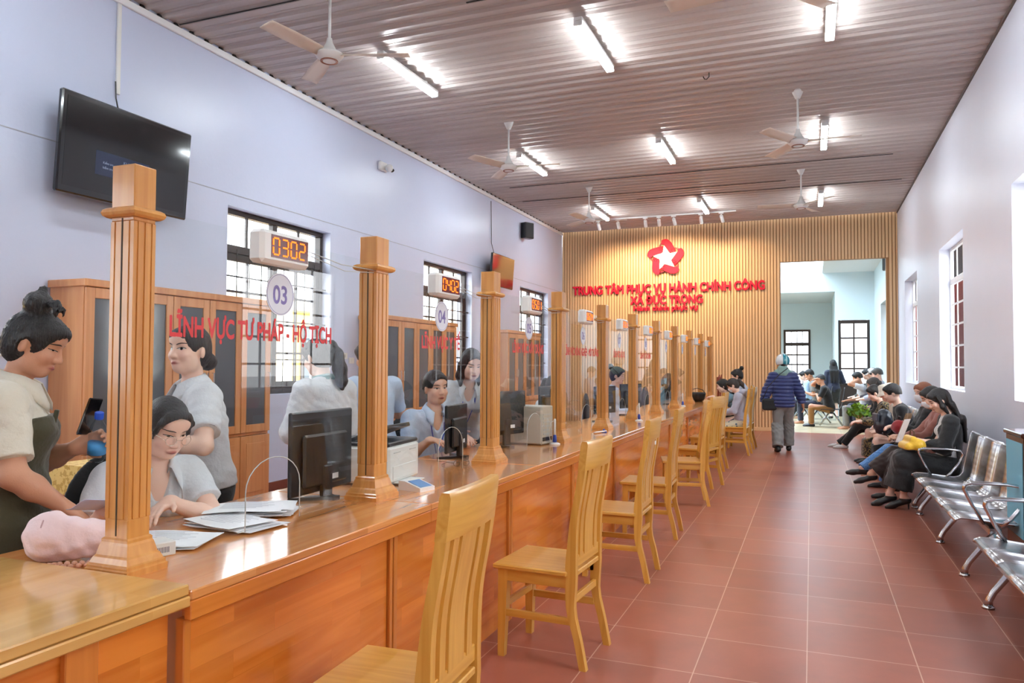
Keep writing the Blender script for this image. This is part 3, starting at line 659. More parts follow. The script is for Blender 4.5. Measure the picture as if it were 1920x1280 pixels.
television('television', 'large black television on the left wall with a no-signal message', 4.17, 5.51, 2.82, 3.64, math.radians(4), tv_scr, True)
television('television', 'smaller television high on the left wall reflecting the tan boards', 12.88, 13.98, 2.95, 3.56, math.radians(4), tv_scr, False)
q = MB(); q.box(XL+.002, XL+.022, 4.86, 4.90, 3.85, ZC-.1, .003); tag(q.build('cable_duct', white_pl), 'white vertical cable duct above the large television', 'cable duct')
tag(MB().tube([(XL+.03, 4.84, 3.95), (XL+.04, 4.84, 3.8), (XL+.09, 4.84, 3.62)], .006, 6).build('power_cable', black_pl), 'short black cable dropping behind the large television', 'cable')
tag(MB().tube([(XL+.02, 13.3, 4.62), (XL+.02, 13.32, 4.1), (XL+.04, 13.28, 3.8), (XL+.12, 13.27, 3.53)], .007, 6).build('power_cable', black_pl), 'long black cable hanging to the smaller television', 'cable')
def speaker(label, loc, rz):
    t = thing('wall_speaker', label, 'speaker', loc, rz); q = MB(); q.box(.05, .20, -.13, .13, -.17, .17, .012); q.build('cabinet', black_pl, t, SM); q = MB(); q.box(.199, .206, -.115, .115, -.155, .155, .004); q.build('grille', mat('speaker_cloth', (.02, .02, .022, 1), .8), t)
    q = MB(); q.box(0, .05, -.03, .03, -.05, .05, .004); q.build('bracket', black_pl, t)
speaker('black wall speaker high on the left wall', (XL+.005, 15.1, 4.33), math.radians(-25)); speaker('black speaker in the far room corner seen through the opening', (1.70, 18.35, 3.74), math.radians(195))
t = thing('security_camera', 'white dome security camera on the left wall', 'camera', (XL, 9.34, 4.30)); q = MB(); q.box(0, .05, -.10, .10, -.06, .07, .012); q.build('mount', white_pl, t, SM)
q = MB(); q.lathe([(.0, -.055), (.03, -.048), (.05, -.025), (.055, 0), (.05, .03), (.03, .048), (0, .055)], (.115, .02, -.02), 20); q.build('housing', white_pl, t, True); q = MB(); q.lathe([(0, .0), (.028, .004), (.03, .02), (0, .022)], (0, 0, 0), 16, Matrix.Rotation(-2.0, 3, 'X')); q.v = [(x+.13, y+.07, z-.035) for x, y, z in q.v]; q.build('lens', black_gl, t, True)
def plate(name, label, loc, sx, n):
    t = thing(name, label, 'switch', loc); q = MB(); q.box(0, .012, -.06, .06, -.04, .04, .003) if n < 3 else q.box(0, .012, -.035, .035, -.06, .06, .003); q.build('plate', white_pl, t, SM); q = MB(); q.box(.012, .016, -.012, .012, -.02, .02, .002); q.build('rocker', grey_pl if n == 1 else white_pl, t)
plate('wall_switch', 'white wall switch plate, left of the pair by the cabinet', (XL, 8.46, 1.56), 1, 1); plate('wall_switch', 'white wall socket plate just right of the switch', (XL, 8.62, 1.50), 1, 2); plate('wall_switch', 'white wall plate behind the head of the olive-dress woman', (XL, 3.93, 1.56), 1, 3)
# ------------------------------------------------------------------ tube lights, fans, spotlight track
tube_m = emit('tube_glow', (.86, .95, 1, 1), TUBE_L)
def make_tube(label):
    t = thing('tube_light', label, 'ceiling light', group='fluorescent tube lights')
    q = MB(); q.box(-.044, .044, -.62, .62, .0, .042, .008); q.box(-.012, .012, -.4, -.36, .042, .075); q.box(-.012, .012, .36, .4, .042, .075); q.build('batten', white_pl, t, SM)
    q = MB(); q.tube([(-.024, -.595, -.02), (-.024, .595, -.02)], .017, 12); q.build('tube', tube_m, t, True); q = MB(); q.tube([(.024, -.595, -.02), (.024, .595, -.02)], .017, 12); q.build('tube', tube_m, t, True)
    for s in (-1, 1): MB().box(-.042, .042, s*.595, s*.62, -.038, .002, .004).build('end_holder', white_pl, t)
    return t
RN = {-.7: 'behind the camera row', 3.3: 'in the row above the camera', 7.3: 'in the nearest visible row', 11.3: 'in the middle row', 15.5: 'in the farthest row'}
CN = {-4.15: 'nearest the left wall', -2.01: 'along the middle of the ceiling', .19: 'nearest the right wall'}
T0 = None
for yy in (7.3, 11.3, 15.5, 3.3, -.7):
    for xx in (-4.15, -2.01, .19):
        l = 'white fluorescent tube light %s, %s' % (RN[yy], CN[xx])
        if T0 is None: T0 = make_tube(l); T0.location = (xx, yy, ZC-.10)
        else: dup(T0, (xx, yy, ZC-.10), 0, l)
fan_w = mat('fan_cream', srgb(226, 212, 196), .4)
def make_fan(label):
    t = thing('ceiling_fan', label, 'fan', group='white three-blade ceiling fans')
    q = MB(); q.lathe([(.0, .0), (.02, 0), (.055, -.09), (.062, -.09), (.072, -.01), (.075, 0)][1:][::-1] if False else [(.018, -.105), (.03, -.10), (.066, -.02), (.07, 0)], (0, 0, .625), 20); q.build('canopy', white_pl, t, True)
    q = MB(); q.tube([(0, 0, .08), (0, 0, .53)], .013, 10); q.build('down_rod', white_pl, t, True)
    q = MB(); q.lathe([(.0, -.058), (.055, -.056), (.075, -.05), (.11, -.022), (.125, 0), (.12, .012), (.085, .025), (.06, .05), (.03, .11), (.022, .15)], (0, 0, 0), 32); q.build('motor', white_pl, t, SM)
    q = MB(); q.lathe([(.072, -.056), (.076, -.058), (.076, -.05), (.072, -.05)], (0, 0, 0), 28); q.build('trim_ring', mat('copper_ring', srgb(150, 90, 60), .3, metal=.6), t, True)
    for k in range(3):
        q = MB(); a = k*2*pi/3; P = []
        for i in range(9):
            u = i/8; r = .11+u*.59; w = .045+.028*math.sin(min(u*1.5, 1)*pi/2); tl = .012*(1-u)+.012
            P.append([(r, -w, -tl), (r, -w*.3, tl*.2), (r, w*.5, tl*.8), (r, w, tl)])
        q.grid(P); R = Matrix.Rotation(a, 3, 'Z'); q.v = [tuple(R @ Vector(p)) for p in q.v]; q.build('blade', fan_w, t, True, .005)
    return t
FN = [(-3.9, 5.45, 21, 'ceiling fan nearest the camera, above the large television'), (-3.82, 9.45, 8, 'ceiling fan second along the left row'), (-3.82, 13.45, 20, 'ceiling fan at the far end of the left row, by the spotlights'),
      (-.13, 9.6, 0, 'ceiling fan nearest on the right row, fully in view'), (-.14, 13.45, 70, 'ceiling fan at the far end of the right row'), (-.30, 5.5, 170, 'ceiling fan with only one blade tip in view at the top edge')]
F0 = None
for x, y, r, l in FN:
    if F0 is None: F0 = make_fan(l); F0.location = (x, y, 4.15); F0.rotation_euler[2] = math.radians(r)
    else: dup(F0, (x, y, 4.15), math.radians(r), l)
t = thing('spotlight_track', 'white ceiling track for spotlights before the fluted wall', 'track'); MB().box(-4.62, -1.45, 16.40, 16.435, ZC-.06, ZC-.03, .003).build('rail', white_pl, t)
AIM = [(-4.45, (-4.3, 17.8, 3.2), 'first from the left wall'), (-4.0, (-3.9, 17.8, 3.2), 'second from the left wall'), (-3.38, (-3.5, 17.8, 3.3), 'third from the left wall'), (-3.08, (-3.2, 17.8, 3.5), 'in the middle of the row'), (-2.76, (-2.6, 17.8, 3.4), 'third from the right end'), (-2.18, (-2.2, 17.8, 3.2), 'second from the right end'), (-1.76, (-1.4, 17.8, 3.2), 'at the right end, tilted')]
for x, aim, w in AIM:
    p = Vector((x, 16.417, ZC-.10)); d = (Vector(aim)-p).normalized(); M3 = d.to_track_quat('-Z', 'Y').to_matrix()
    t = thing('spotlight', 'white track spotlight, %s' % w, 'spotlight', p, 0, 'track spotlights')
    MB().box(-.05, .05, -.018, .018, .012, .04, .003).build('adapter', white_pl, t)
    q = MB(); q.tube([(0, 0, .02), (0, 0, -.03)], .008, 8); q.build('stem', white_pl, t)
    q = MB(); q.lathe([(.0, -.17), (.036, -.17), (.038, -.165), (.038, -.01), (.03, 0)], (0, 0, -.02), 20, M3); q.build('barrel', white_pl, t, SM)
    l = bpy.data.lights.new('spot_beam', 'SPOT'); l.energy = SPOT_W; l.color = (1, .72, .40); l.spot_size = math.radians(92); l.spot_blend = .8; l.shadow_soft_size = .03
    o = bpy.data.objects.new('spot_beam', l); COL.objects.link(o); o.location = p+d*.20+Vector((0, 0, -.02)); o.rotation_euler = d.to_track_quat('-Z', 'Y').to_euler()
# ceiling hook
tag(MB().tube([(-1.05, 8.62, ZC-.005), (-1.05, 8.62, ZC-.06), (-1.075, 8.62, ZC-.085), (-1.10, 8.62, ZC-.08), (-1.115, 8.62, ZC-.05)], .006, 6).build('ceiling_hook', dark_trim), 'small empty metal hook in the ceiling', 'hook')
# ------------------------------------------------------------------ lettering and emblem on the fluted wall
def WM(x, z, y=YB-.03): return Matrix(((1, 0, 0, x), (0, 0, 1, y), (0, 1, 0, z), (0, 0, 0, 1)))
def wall_line(body, x0, x1, z, size, label):
    v, f = bold_text(body, size, .022, size*.035); xs = [p[0] for p in v]; k = (x1-x0)/(max(xs)-min(xs)); M = WM(x0, z)
    q = MB(); q.add([tuple(M @ Vector(((p[0]-min(xs))*k, p[1], -p[2]))) for p in v], [g[::-1] for g in f] if False else f); tag(q.build('wall_lettering', red_sign), label, 'lettering', 'red letters on the fluted wall')
wall_line('TRUNG TÂM PHỤC VỤ HÀNH CHÍNH CÔNG', -5.47, -.96, 3.19, .285, 'red raised lettering, the long upper line on the fluted wall')
wall_line('XÃ ĐỨC TRỌNG', -4.03, -2.33, 2.92, .27, 'red raised lettering, middle line reading XÃ ĐỨC TRỌNG')
wall_line('Hành chính phục vụ', -3.95, -2.44, 2.765, .165, 'red raised lettering, small lower line reading Hành chính phục vụ')
t = thing('wall_emblem', 'red five-hand emblem around a white star on the fluted wall', 'emblem', (-3.18, YB-.02, 4.0))
star = []
for k in range(10):
    r = .325 if k % 2 == 0 else .150; a = pi/2+.09+k*pi/5; star.append((r*math.cos(a), r*math.sin(a)))
q = MB(); q.prism(star, -.035, .01, 'y'); q.build('star', mat('white_sign', (.85, .83, .76, 1), .4), t)
for k in range(5):
    # a folded arm whose hand lies along one side of the star
    pts = []; R_ = lambda a, x, z: (x*math.cos(a)-z*math.sin(a), x*math.sin(a)+z*math.cos(a)); a = -2*pi*k/5+.09
    base = [(-.060, .325), (-.057, .42), (-.02, .438), (.044, .442), (.09, .428), (.124, .398), (.155, .36), (.177, .318), (.262, .124), (.248, .118), (.222, .20), (.216, .20), (.235, .112), (.212, .106), (.188, .20), (.182, .20), (.196, .102), (.170, .098), (.150, .20), (.144, .20), (.155, .098), (.112, .100), (-.022, .327)]
    q = MB(); q.prism([R_(a, x, z) for x, z in base], -.06, -.012, 'y'); q.build('hand', red_sign, t)
    q = MB(); q.prism([R_(a, x, z) for x, z in [(-.135, .30), (-.10, .352), (-.058, .385), (-.058, .33), (-.085, .318), (-.12, .285)]], -.03, 0, 'y'); q.build('cuff', mat('emblem_fold', (.22, .01, .02, 1), .4), t)
# ------------------------------------------------------------------ people: smooth blended bodies meshed by surface nets
QV = 1.0      # voxel scale
F32 = np.float32
def V3(*a): return np.array(a, float)
def nrm(v): v = np.asarray(v, float); return v/max(np.linalg.norm(v), 1e-9)
def cone(a, b, ra, rb, fl=None): return ('c', np.asarray(a, F32), np.asarray(b, F32), ra, rb, fl)
def ell(c, r, R=None): return ('e', np.asarray(c, F32), np.asarray(r, F32), np.eye(3, dtype=F32) if R is None else np.asarray(R, F32))
def prim_d(p, P, o=0.0):
    if p[0] == 'c':
        _, a, b, ra, rb, fl = p; Q = P-a; ab = b-a
        if fl is not None:                      # (axis, scale<1): flattened cross-section
            ax, s = np.asarray(fl[0], F32), fl[1]; h = Q @ ax; Q = Q+np.outer(h, ax)*F32(1/s-1)
        L = float(ab @ ab)+1e-9; t = np.clip((Q @ ab)/F32(L), 0, 1)
        d = np.sqrt(((Q-t[:, None]*ab)**2).sum(1))-((ra+o)*(1-t)+(rb+o)*t)
        if fl is not None: d = d*F32(.5+.5*fl[1])
        return d.astype(F32)
    _, c, r, R = p; Q = (P-c) @ R.T; rr = r+F32(o); k0 = np.sqrt(((Q/rr)**2).sum(1)); k1 = np.sqrt(((Q/(rr*rr))**2).sum(1))+F32(1e-6)
    return (k0*(k0-1)/k1).astype(F32)
def smin(a, b, k):
    h = np.clip(.5+.5*(b-a)/k, 0, 1); return b+(a-b)*h-k*h*(1-h)
def smax(a, b, k): return -smin(-a, -b, k)
def union(ps, P, o=0.0, k=.03):
    d = None
    for p in ps:
        kk = k
        if isinstance(p, list): kk = p[1]; p = p[0]
        e = prim_d(p, P, o); d = e if d is None else smin(d, e, F32(kk))
    return d
def bounds(ps, o):
    lo = np.full(3, 9e9); hi = -lo
    for p in ps:
        if isinstance(p, list): p = p[0]
        pts = [(p[1], max(p[3], p[4])), (p[2], max(p[3], p[4]))] if p[0] == 'c' else [(p[1], float(max(p[2])))]
        for c, r in pts: lo = np.minimum(lo, c-r-o-.03); hi = np.maximum(hi, c+r+o+.03)
    return lo, hi
_E = [((0, 0, 0), (1, 0, 0)), ((0, 1, 0), (1, 1, 0)), ((0, 0, 1), (1, 0, 1)), ((0, 1, 1), (1, 1, 1)), ((0, 0, 0), (0, 1, 0)), ((1, 0, 0), (1, 1, 0)), ((0, 0, 1), (0, 1, 1)), ((1, 0, 1), (1, 1, 1)), ((0, 0, 0), (0, 0, 1)), ((1, 0, 0), (1, 0, 1)), ((0, 1, 0), (0, 1, 1)), ((1, 1, 0), (1, 1, 1))]
def surfnet(fn, lo, hi, h):
    B = 8; n = np.maximum(np.ceil((hi-lo)/(B*h)).astype(int), 1)
    g = np.stack(np.meshgrid(*[np.arange(k) for k in n], indexing='ij'), -1).reshape(-1, 3)
    ctr = (lo+(g+.5)*B*h).astype(F32); d = fn(ctr); g = g[np.abs(d) < B*h*.87*1.5+.01]
    ax = np.arange(B+1); off = np.stack(np.meshgrid(ax, ax, ax, indexing='ij'), -1).reshape(-1, 3)
    VK, VP, QA = [], [], []; S = n*B+2
    key = lambda c: (c[..., 0].astype(np.int64)*S[1]+c[..., 1])*S[2]+c[..., 2]
    for s in range(0, len(g), 256):
        gb = g[s:s+256]; idx = gb[:, None]*B+off[None]; P = (lo+idx*h).astype(F32).reshape(-1, 3)
        D = fn(P).reshape(len(gb), B+1, B+1, B+1); neg = D < 0
        c8 = [neg[:, i:B+i, j:B+j, k:B+k] for i in (0, 1) for j in (0, 1) for k in (0, 1)]
        cnt = sum(c.astype(np.int8) for c in c8); act = (cnt > 0) & (cnt < 8)
        bi, i, j, k = np.nonzero(act)
        if len(bi) == 0: continue
        acc = np.zeros((len(bi), 3)); num = np.zeros(len(bi))
        for a, b in _E:
            da = D[bi, i+a[0], j+a[1], k+a[2]]; db = D[bi, i+b[0], j+b[1], k+b[2]]; m = (da < 0) != (db < 0)
            t = np.where(m, da/np.where(m, da-db, 1), 0); e = np.array(a)+(np.array(b)-np.array(a))*t[:, None]
            acc += e*m[:, None]; num += m
        cell = gb[bi]*B+np.stack([i, j, k], 1); VK.append(key(cell)); VP.append(lo+(cell+acc/num[:, None])*h)
        for axn in range(3):
            e1 = [0, 0, 0]; e1[axn] = 1
            n0 = neg[bi, i, j, k]; n1 = neg[bi, i+e1[0], j+e1[1], k+e1[2]]; m = n0 != n1
            u, v = [(1, 2), (2, 0), (0, 1)][axn]; c = cell[m]
            cu = c.copy(); cu[:, u] -= 1; cv = c.copy(); cv[:, v] -= 1; cuv = cu.copy(); cuv[:, v] -= 1
            q = np.stack([key(c), key(cu), key(cuv), key(cv)], 1); fl = ~n0[m]; q[fl] = q[fl][:, ::-1]; QA.append(q)
    K = np.concatenate(VK); Pn = np.concatenate(VP); Q = np.concatenate(QA); o = np.argsort(K); K = K[o]; Pn = Pn[o]
    ix = np.searchsorted(K, Q); ix = np.minimum(ix, len(K)-1); ok = (K[ix] == Q).all(1); return Pn, ix[ok]
def mesh_np(name, v, f, m, parent, col=None):
    me = bpy.data.meshes.new(name); nv, nf = len(v), len(f); me.vertices.add(nv); me.vertices.foreach_set('co', np.asarray(v, F32).ravel())
    me.loops.add(nf*4); me.loops.foreach_set('vertex_index', f.astype(np.int32).ravel()); me.polygons.add(nf)
    me.polygons.foreach_set('loop_start', np.arange(nf, dtype=np.int32)*4); me.polygons.foreach_set('use_smooth', np.ones(nf, bool)); me.update(calc_edges=True); me.validate()
    me.materials.append(m)
    if col is not None:
        a = me.color_attributes.new('Col', 'FLOAT_COLOR', 'POINT'); a.data.foreach_set('color', np.asarray(col, F32).ravel())
    o = bpy.data.objects.new(name, me); COL.objects.link(o); o.parent = parent; return o
def folds(P, amp, s=1.0, ph=0.0):
    x, y, z = P[:, 0]*s, P[:, 1]*s, P[:, 2]*s
    return F32(amp)*(np.sin(31*x+9*np.sin(11*z+ph)+13*z)*np.sin(23*y-17*z+5*np.sin(14*x+ph))+.6*np.sin(47*z+19*x+6*np.sin(9*y+ph)))
def cloth(name, col, rough=.8, fuzz=0, pattern=None):
    if name in MATS: return MATS[name]
    m = mat(name, col, rough, sheen=.25, bump=(60, .18))
    if pattern:
        nt = m.node_tree; b = nt.nodes['Principled BSDF']; tc = nt.nodes.new('ShaderNodeTexCoord'); v = nt.nodes.new('ShaderNodeTexNoise' if pattern[0] == 'noise' else 'ShaderNodeTexVoronoi'); v.inputs['Scale'].default_value = pattern[2]
        r = nt.nodes.new('ShaderNodeValToRGB'); r.color_ramp.interpolation = 'CONSTANT' if pattern[0] != 'noise' else 'LINEAR'; r.color_ramp.elements[0].color = col; r.color_ramp.elements[1].color = pattern[1]; r.color_ramp.elements[1].position = pattern[3]
        if pattern[0] == 'noise': r.color_ramp.elements[0].position = pattern[3]-.04; v.inputs['Detail'].default_value = 3
        nt.links.new(tc.outputs['Object'], v.inputs['Vector']); nt.links.new(v.outputs[0], r.inputs[0]); nt.links.new(r.outputs[0], b.inputs['Base Color'])
    return m
skin_m = mat('skin', None, .48, vcol=True, bump=(180, .05), spec=.4)
skin_m.node_tree.nodes['Principled BSDF'].inputs['Subsurface Weight'].default_value = .06; skin_m.node_tree.nodes['Principled BSDF'].inputs['Subsurface Radius'].default_value = (.012, .005, .003)
hair_m = mat('black_hair', (.012, .010, .010, 1), .36, bump=((260, 260, 14), .5)); hair_br = mat('copper_hair', srgb(150, 88, 58), .42, bump=((260, 260, 14), .5)); hair_gr = mat('grey_hair', (.10, .095, .09, 1), .5, bump=((260, 260, 14), .5)); hair_db = mat('dark_brown_hair', (.03, .019, .015, 1), .4, bump=((260, 260, 14), .5))
sclera = mat('eye_white', (.62, .60, .58, 1), .25); iris_m = mat('eye_dark', (.012, .008, .006, 1), .15); lash = mat('lash', (.02, .014, .012, 1), .6); brow_m = mat('brow_hair', (.045, .03, .024, 1), .7); lip_m = mat('lip', srgb(176, 84, 80), .4)
shoe_bk = mat('black_leather', (.012, .012, .013, 1), .3)
SKIN = {'f': srgb(224, 176, 150), 't': srgb(206, 152, 122), 'p': srgb(236, 196, 176), 'd': srgb(190, 134, 104)}
def ik(a, t, l1, l2, pole):
    a, t = np.asarray(a, float), np.asarray(t, float); d = t-a; D = np.linalg.norm(d); m = (l1+l2)*.995
    if D > m: t = a+d/D*m; d = t-a; D = m
    D = max(D, abs(l1-l2)+.01); u = d/np.linalg.norm(d); x = (l1*l1-l2*l2+D*D)/(2*D); h = math.sqrt(max(l1*l1-x*x, 0)); p = np.asarray(pole, float); p = p-u*(p@u); p = nrm(p)
    return a+u*x+p*h, t
def rot3(yaw, pitch, roll):      # yaw left +, pitch down +, roll to right shoulder +
    cy, sy, cp, sp, cr, sr = math.cos(yaw), math.sin(yaw), math.cos(pitch), math.sin(pitch), math.cos(roll), math.sin(roll)
    Rz = np.array([[cy, -sy, 0], [sy, cy, 0], [0, 0, 1]]); Rx = np.array([[1, 0, 0], [0, cp, sp], [0, -sp, cp]]); Ry = np.array([[cr, 0, sr], [0, 1, 0], [-sr, 0, cr]])
    return Rz @ Rx @ Ry         # columns: right, forward, up
class Person:
    def __init__(s, name, label, loc, rz, h=1.6, hip=None, lean=0.0, side=0.0, curve=.1, twist=0.0, head=(0, 0, 0), wr=None, el=None, an=None, kn=None, toe=None, hand=None, curl=(.5, .5), bulk=1.0, female=True, skin='f', det=.007, shw=1.0, handR=None, handL=None, fat=0.0, fingers=True):
        s.k = k = h/1.65; s.det = det*QV; s.female = female; s.h = h
        s.root = thing(name, label, 'person', loc, rz)
        s.skin = SKIN[skin]; s.fat = fat
        hip = np.asarray(hip if hip is not None else (0, 0, .885*k), float); s.hip = hip
        up = nrm((math.sin(side), math.sin(lean), math.cos(lean))); s.up = up
        up2 = nrm((math.sin(side), math.sin(lean+curve), math.cos(lean+curve)))
        ct, st = math.cos(twist), math.sin(twist); rt = nrm(np.array([ct, st, 0])-up2*(np.array([ct, st, 0])@up2)); s.rt = rt; s.fw = np.cross(up2, rt); s.up2 = up2
        s.wa = wa = hip+up*.17*k; s.ch = ch = hip+up*.29*k; s.N = N = ch+up2*.215*k
        B = bulk*k; ff = s.fw; R2 = np.stack([rt, ff, up2]); R1 = np.stack([np.array([1, 0, 0]), nrm(np.cross(up, (1, 0, 0))), up])
        T = [ell(hip-up*.02*k, (.158*B, .112*B+fat, .125*k), R1), [ell(hip+up*.07*k, (.138*B+fat*.7, .10*B+fat, .13*k), R1), .06], [ell(wa+up*.03*k, (.122*B+fat, .088*B+fat*1.1, .13*k), R1), .06], [ell(ch+up2*.05*k, (.142*B+fat*.5, .098*B+fat*.6, .155*k), R2), .06]]
        sw = .165*k*shw
        s.sh = {sd: N-up2*.060*k+rt*sw*sd for sd in (-1, 1)}
        T += [[cone(s.sh[-1]*.86+N*.14-up2*.004, s.sh[1]*.86+N*.14-up2*.004, .052*k, .052*k), .05], [cone(N-up2*.10*k, N-up2*.01*k, .082*k, .05*k), .05]]
        if female:
            for sd in (-1, 1): T.append([ell(ch+up2*.055*k+rt*.068*k*sd+ff*(.078*B+fat*.5), (.058*k, .05*k, .056*k), R2), .03])
        s.T = T
        HR = rot3(*head); s.HR = HR; nk = nrm(up2+.35*nrm(HR[:, 2])+.12*HR[:, 1]); s.hc = hc = N+nk*.070*k+HR[:, 2]*.105*k+HR[:, 1]*.016*k
        hl = lambda x, y, z: hc+HR @ (np.array([x, y, z])*k); s.hl = hl; RH = HR.T
        s.neck = [cone(N-up2*.02*k, hl(0, -.018, -.055), .052*k, .049*k)]
        H = [ell(hl(0, -.012, .03), V3(.073, .093, .092)*k, RH), [ell(hl(0, .02, -.03), V3(.062, .070, .085)*k, RH), .03], [ell(hl(0, .055, -.088), V3(.030, .026, .022)*k, RH), .03],
             [ell(hl(0, .078, .052), V3(.05, .016, .03)*k, RH), .03]]
        for sd in (-1, 1): H += [[ell(hl(sd*.038, .060, -.030), V3(.026, .024, .024)*k, RH), .02], [ell(hl(sd*.046, .02, -.07), V3(.020, .03, .03)*k, RH), .03]]
        H += [[cone(hl(0, .089, .006), hl(0, .104, -.030), .0085*k, .0125*k), .012], [ell(hl(.011, .096, -.035), V3(.009, .010, .008)*k, RH), .008], [ell(hl(-.011, .096, -.035), V3(.009, .010, .008)*k, RH), .008],
              [ell(hl(0, .086, -.062), V3(.022, .011, .006)*k, RH), .008], [ell(hl(0, .084, -.070), V3(.018, .010, .006)*k, RH), .008]]
        s.H = H; s.ears = [[ell(hl(sd*.076, -.012, -.008), V3(.010, .019, .031)*k, (HR @ rot3(-sd*.35, 0, 0)).T), .008] for sd in (-1, 1)]
        s.eyec = [hl(sd*.031, .093, .006) for sd in (-1, 1)]
        # limbs
        wr = wr or {}; el = el or {}; an = an or {}; kn = kn or {}; s.E, s.W, s.KN, s.AN, s.HJ = {}, {}, {}, {}, {}; s.arm, s.fore, s.hnd, s.th, s.shk, s.ft = {}, {}, {}, {}, {}, {}
        fs = 1+(bulk-1)*.7+fat*3
        for sd in (-1, 1):
            w0 = wr.get(sd, s.sh[sd]+rt*sd*.10*k-np.array([0, 0, .50*k])+ff*.06*k); e, w = ik(s.sh[sd], w0, .275*k, .235*k, el.get(sd, rt*sd*.5-ff)); s.E[sd], s.W[sd] = e, w
            s.arm[sd] = [cone(s.sh[sd], e, .047*k*fs, .038*k*fs)]; s.fore[sd] = [cone(e, e*.65+w*.35, .038*k*fs, .037*k*fs), [cone(e*.65+w*.35, w, .036*k*fs, .025*k), .02]]
            hd, hn = (hand or {}).get(sd, (nrm(w-e)*.9+np.array([0, 0, -.25]), -rt*sd)); hd = nrm(hd); hn = nrm(np.asarray(hn)-hd*(np.asarray(hn)@hd)); hs = np.cross(hn, hd); thumb = nrm(hs)*(1 if (np.cross(hn, hd)@(ff+np.array([0, 0, .6])-rt*sd*.4)) > 0 else -1)
            cu = curl[0] if sd < 0 else curl[1]
            if cu is None: s.hnd[sd] = []
            else:
                pc = w+hd*.045*k; RP = np.stack([thumb, hn, hd]); Hd = [[ell(pc, V3(.040, .016, .052)*k, RP), .02], [cone(w-hd*.01, w+hd*.03*k, .025*k, .024*k, (hn, .75)), .02]]
                if fingers:
                    for q, (off, ln) in enumerate(((.027, .070), (.009, .078), (-.009, .073), (-.026, .058))):
                        b = w+hd*.088*k+thumb*off*k; a1, a2 = cu*.55, cu*1.5; ln *= k; f1 = nrm(hd*math.cos(a1)+hn*math.sin(a1)+thumb*off*3); f2 = nrm(hd*math.cos(a2)+hn*math.sin(a2)+thumb*off*2); mm = b+f1*ln*.52
                        Hd += [[cone(b-f1*.02, mm, .0098*k, .0088*k), .005], [cone(mm, mm+f2*ln*.5, .0086*k, .0070*k), .004]]
                    b = w+hd*.022*k+thumb*.028*k; f1 = nrm(thumb*.75+hd*.75+hn*.35*(.3+cu)); mm = b+f1*.038*k; Hd += [[cone(b, mm, .0125*k, .0105*k), .012], [cone(mm, mm+nrm(f1+hd*.7+hn*.3*cu)*.030*k, .0102*k, .008*k), .005]]
                else: Hd += [[ell(w+hd*.115*k+hn*.02*cu*k, V3(.034, .018, .042)*k, RP), .02]]
                s.hnd[sd] = Hd
            hj = hip+np.array([sd*.088*k, 0, -.045*k]); a0 = an.get(sd, hj+np.array([sd*.02, 0, 0])*k-np.array([0, 0, hj[2]-.075*k])); kk, a1 = ik(hj, a0, .405*k, .40*k, kn.get(sd, (0, 1, 0))); s.HJ[sd], s.KN[sd], s.AN[sd] = hj, kk, a1
            s.th[sd] = [[cone(hj, kk, .082*B+fat*.4, .052*k*fs), .04]]; s.shk[sd] = [[cone(kk, kk*.6+a1*.4, .050*k*fs, .050*k*fs), .03], [cone(kk*.6+a1*.4, a1, .047*k*fs, .033*k), .02]]
            td = nrm(np.asarray((toe or {}).get(sd, (sd*.15, 1, -.05)), float)); hl_ = a1-np.array([0, 0, .04*k])-td*.035*k; s.ft[sd] = [[cone(a1, hl_, .034*k, .03*k), .02], [cone(hl_, a1+td*.115*k+np.array([0, 0, -.052*k]), .030*k, .026*k), .02], [cone(a1+td*.10*k+np.array([0, 0, -.054*k]), a1+td*.165*k+np.array([0, 0, -.058*k]), .026*k, .018*k), .02]]; s.TD = getattr(s, 'TD', {}); s.TD[sd] = td
    def body(s, feet=True, legs=True):
        ps = list(s.T)+[[s.neck[0], .03]]
        tor = ps
        hd = s.H+s.ears
        limb = []
        for sd in (-1, 1):
            limb.append([[p if isinstance(p, list) else [p, .04] for p in s.arm[sd]]+[p if isinstance(p, list) else [p, .02] for p in s.fore[sd]]+s.hnd[sd]])
            if legs: limb.append([s.th[sd]+s.shk[sd]+(s.ft[sd] if feet else [])])
        def fn(P):
            d = union(tor, P); e = union(hd, P)
            for c in s.eyec: e = smax(e, -(np.sqrt(((P-c.astype(F32))**2).sum(1))-F32(.0125*s.k)), F32(.014))
            d = smin(d, e, F32(.018))
            for l in limb: d = smin(d, union(l[0], P), F32(.03))
            return d
        allp = tor+hd+sum([l[0] for l in limb], [])
        lo, hi = bounds(allp, 0); v, f = surfnet(fn, lo, hi, s.det)
        col = np.tile(np.array(s.skin), (len(v), 1)); L = (v-s.hc) @ s.HR/s.k
        ck = np.exp(-(((np.abs(L[:, 0])-.04)/.022)**2+((L[:, 1]-.07)/.04)**2+((L[:, 2]+.032)/.024)**2)); col[:, 1] *= 1-.10*ck; col[:, 2] *= 1-.10*ck
        lp = np.clip(1.6-np.sqrt((L[:, 0]/.024)**2+((L[:, 2]+.065)/.0095)**2)*1.3, 0, 1)*(L[:, 1] > .06); lc = np.array(lip_m.node_tree.nodes['Principled BSDF'].inputs['Base Color'].default_value); col = col*(1-lp[:, None])+lc*lp[:, None]
        o = mesh_np('body', v, f, skin_m, s.root, col); s.facefn = lambda P: union(s.H, P); return o
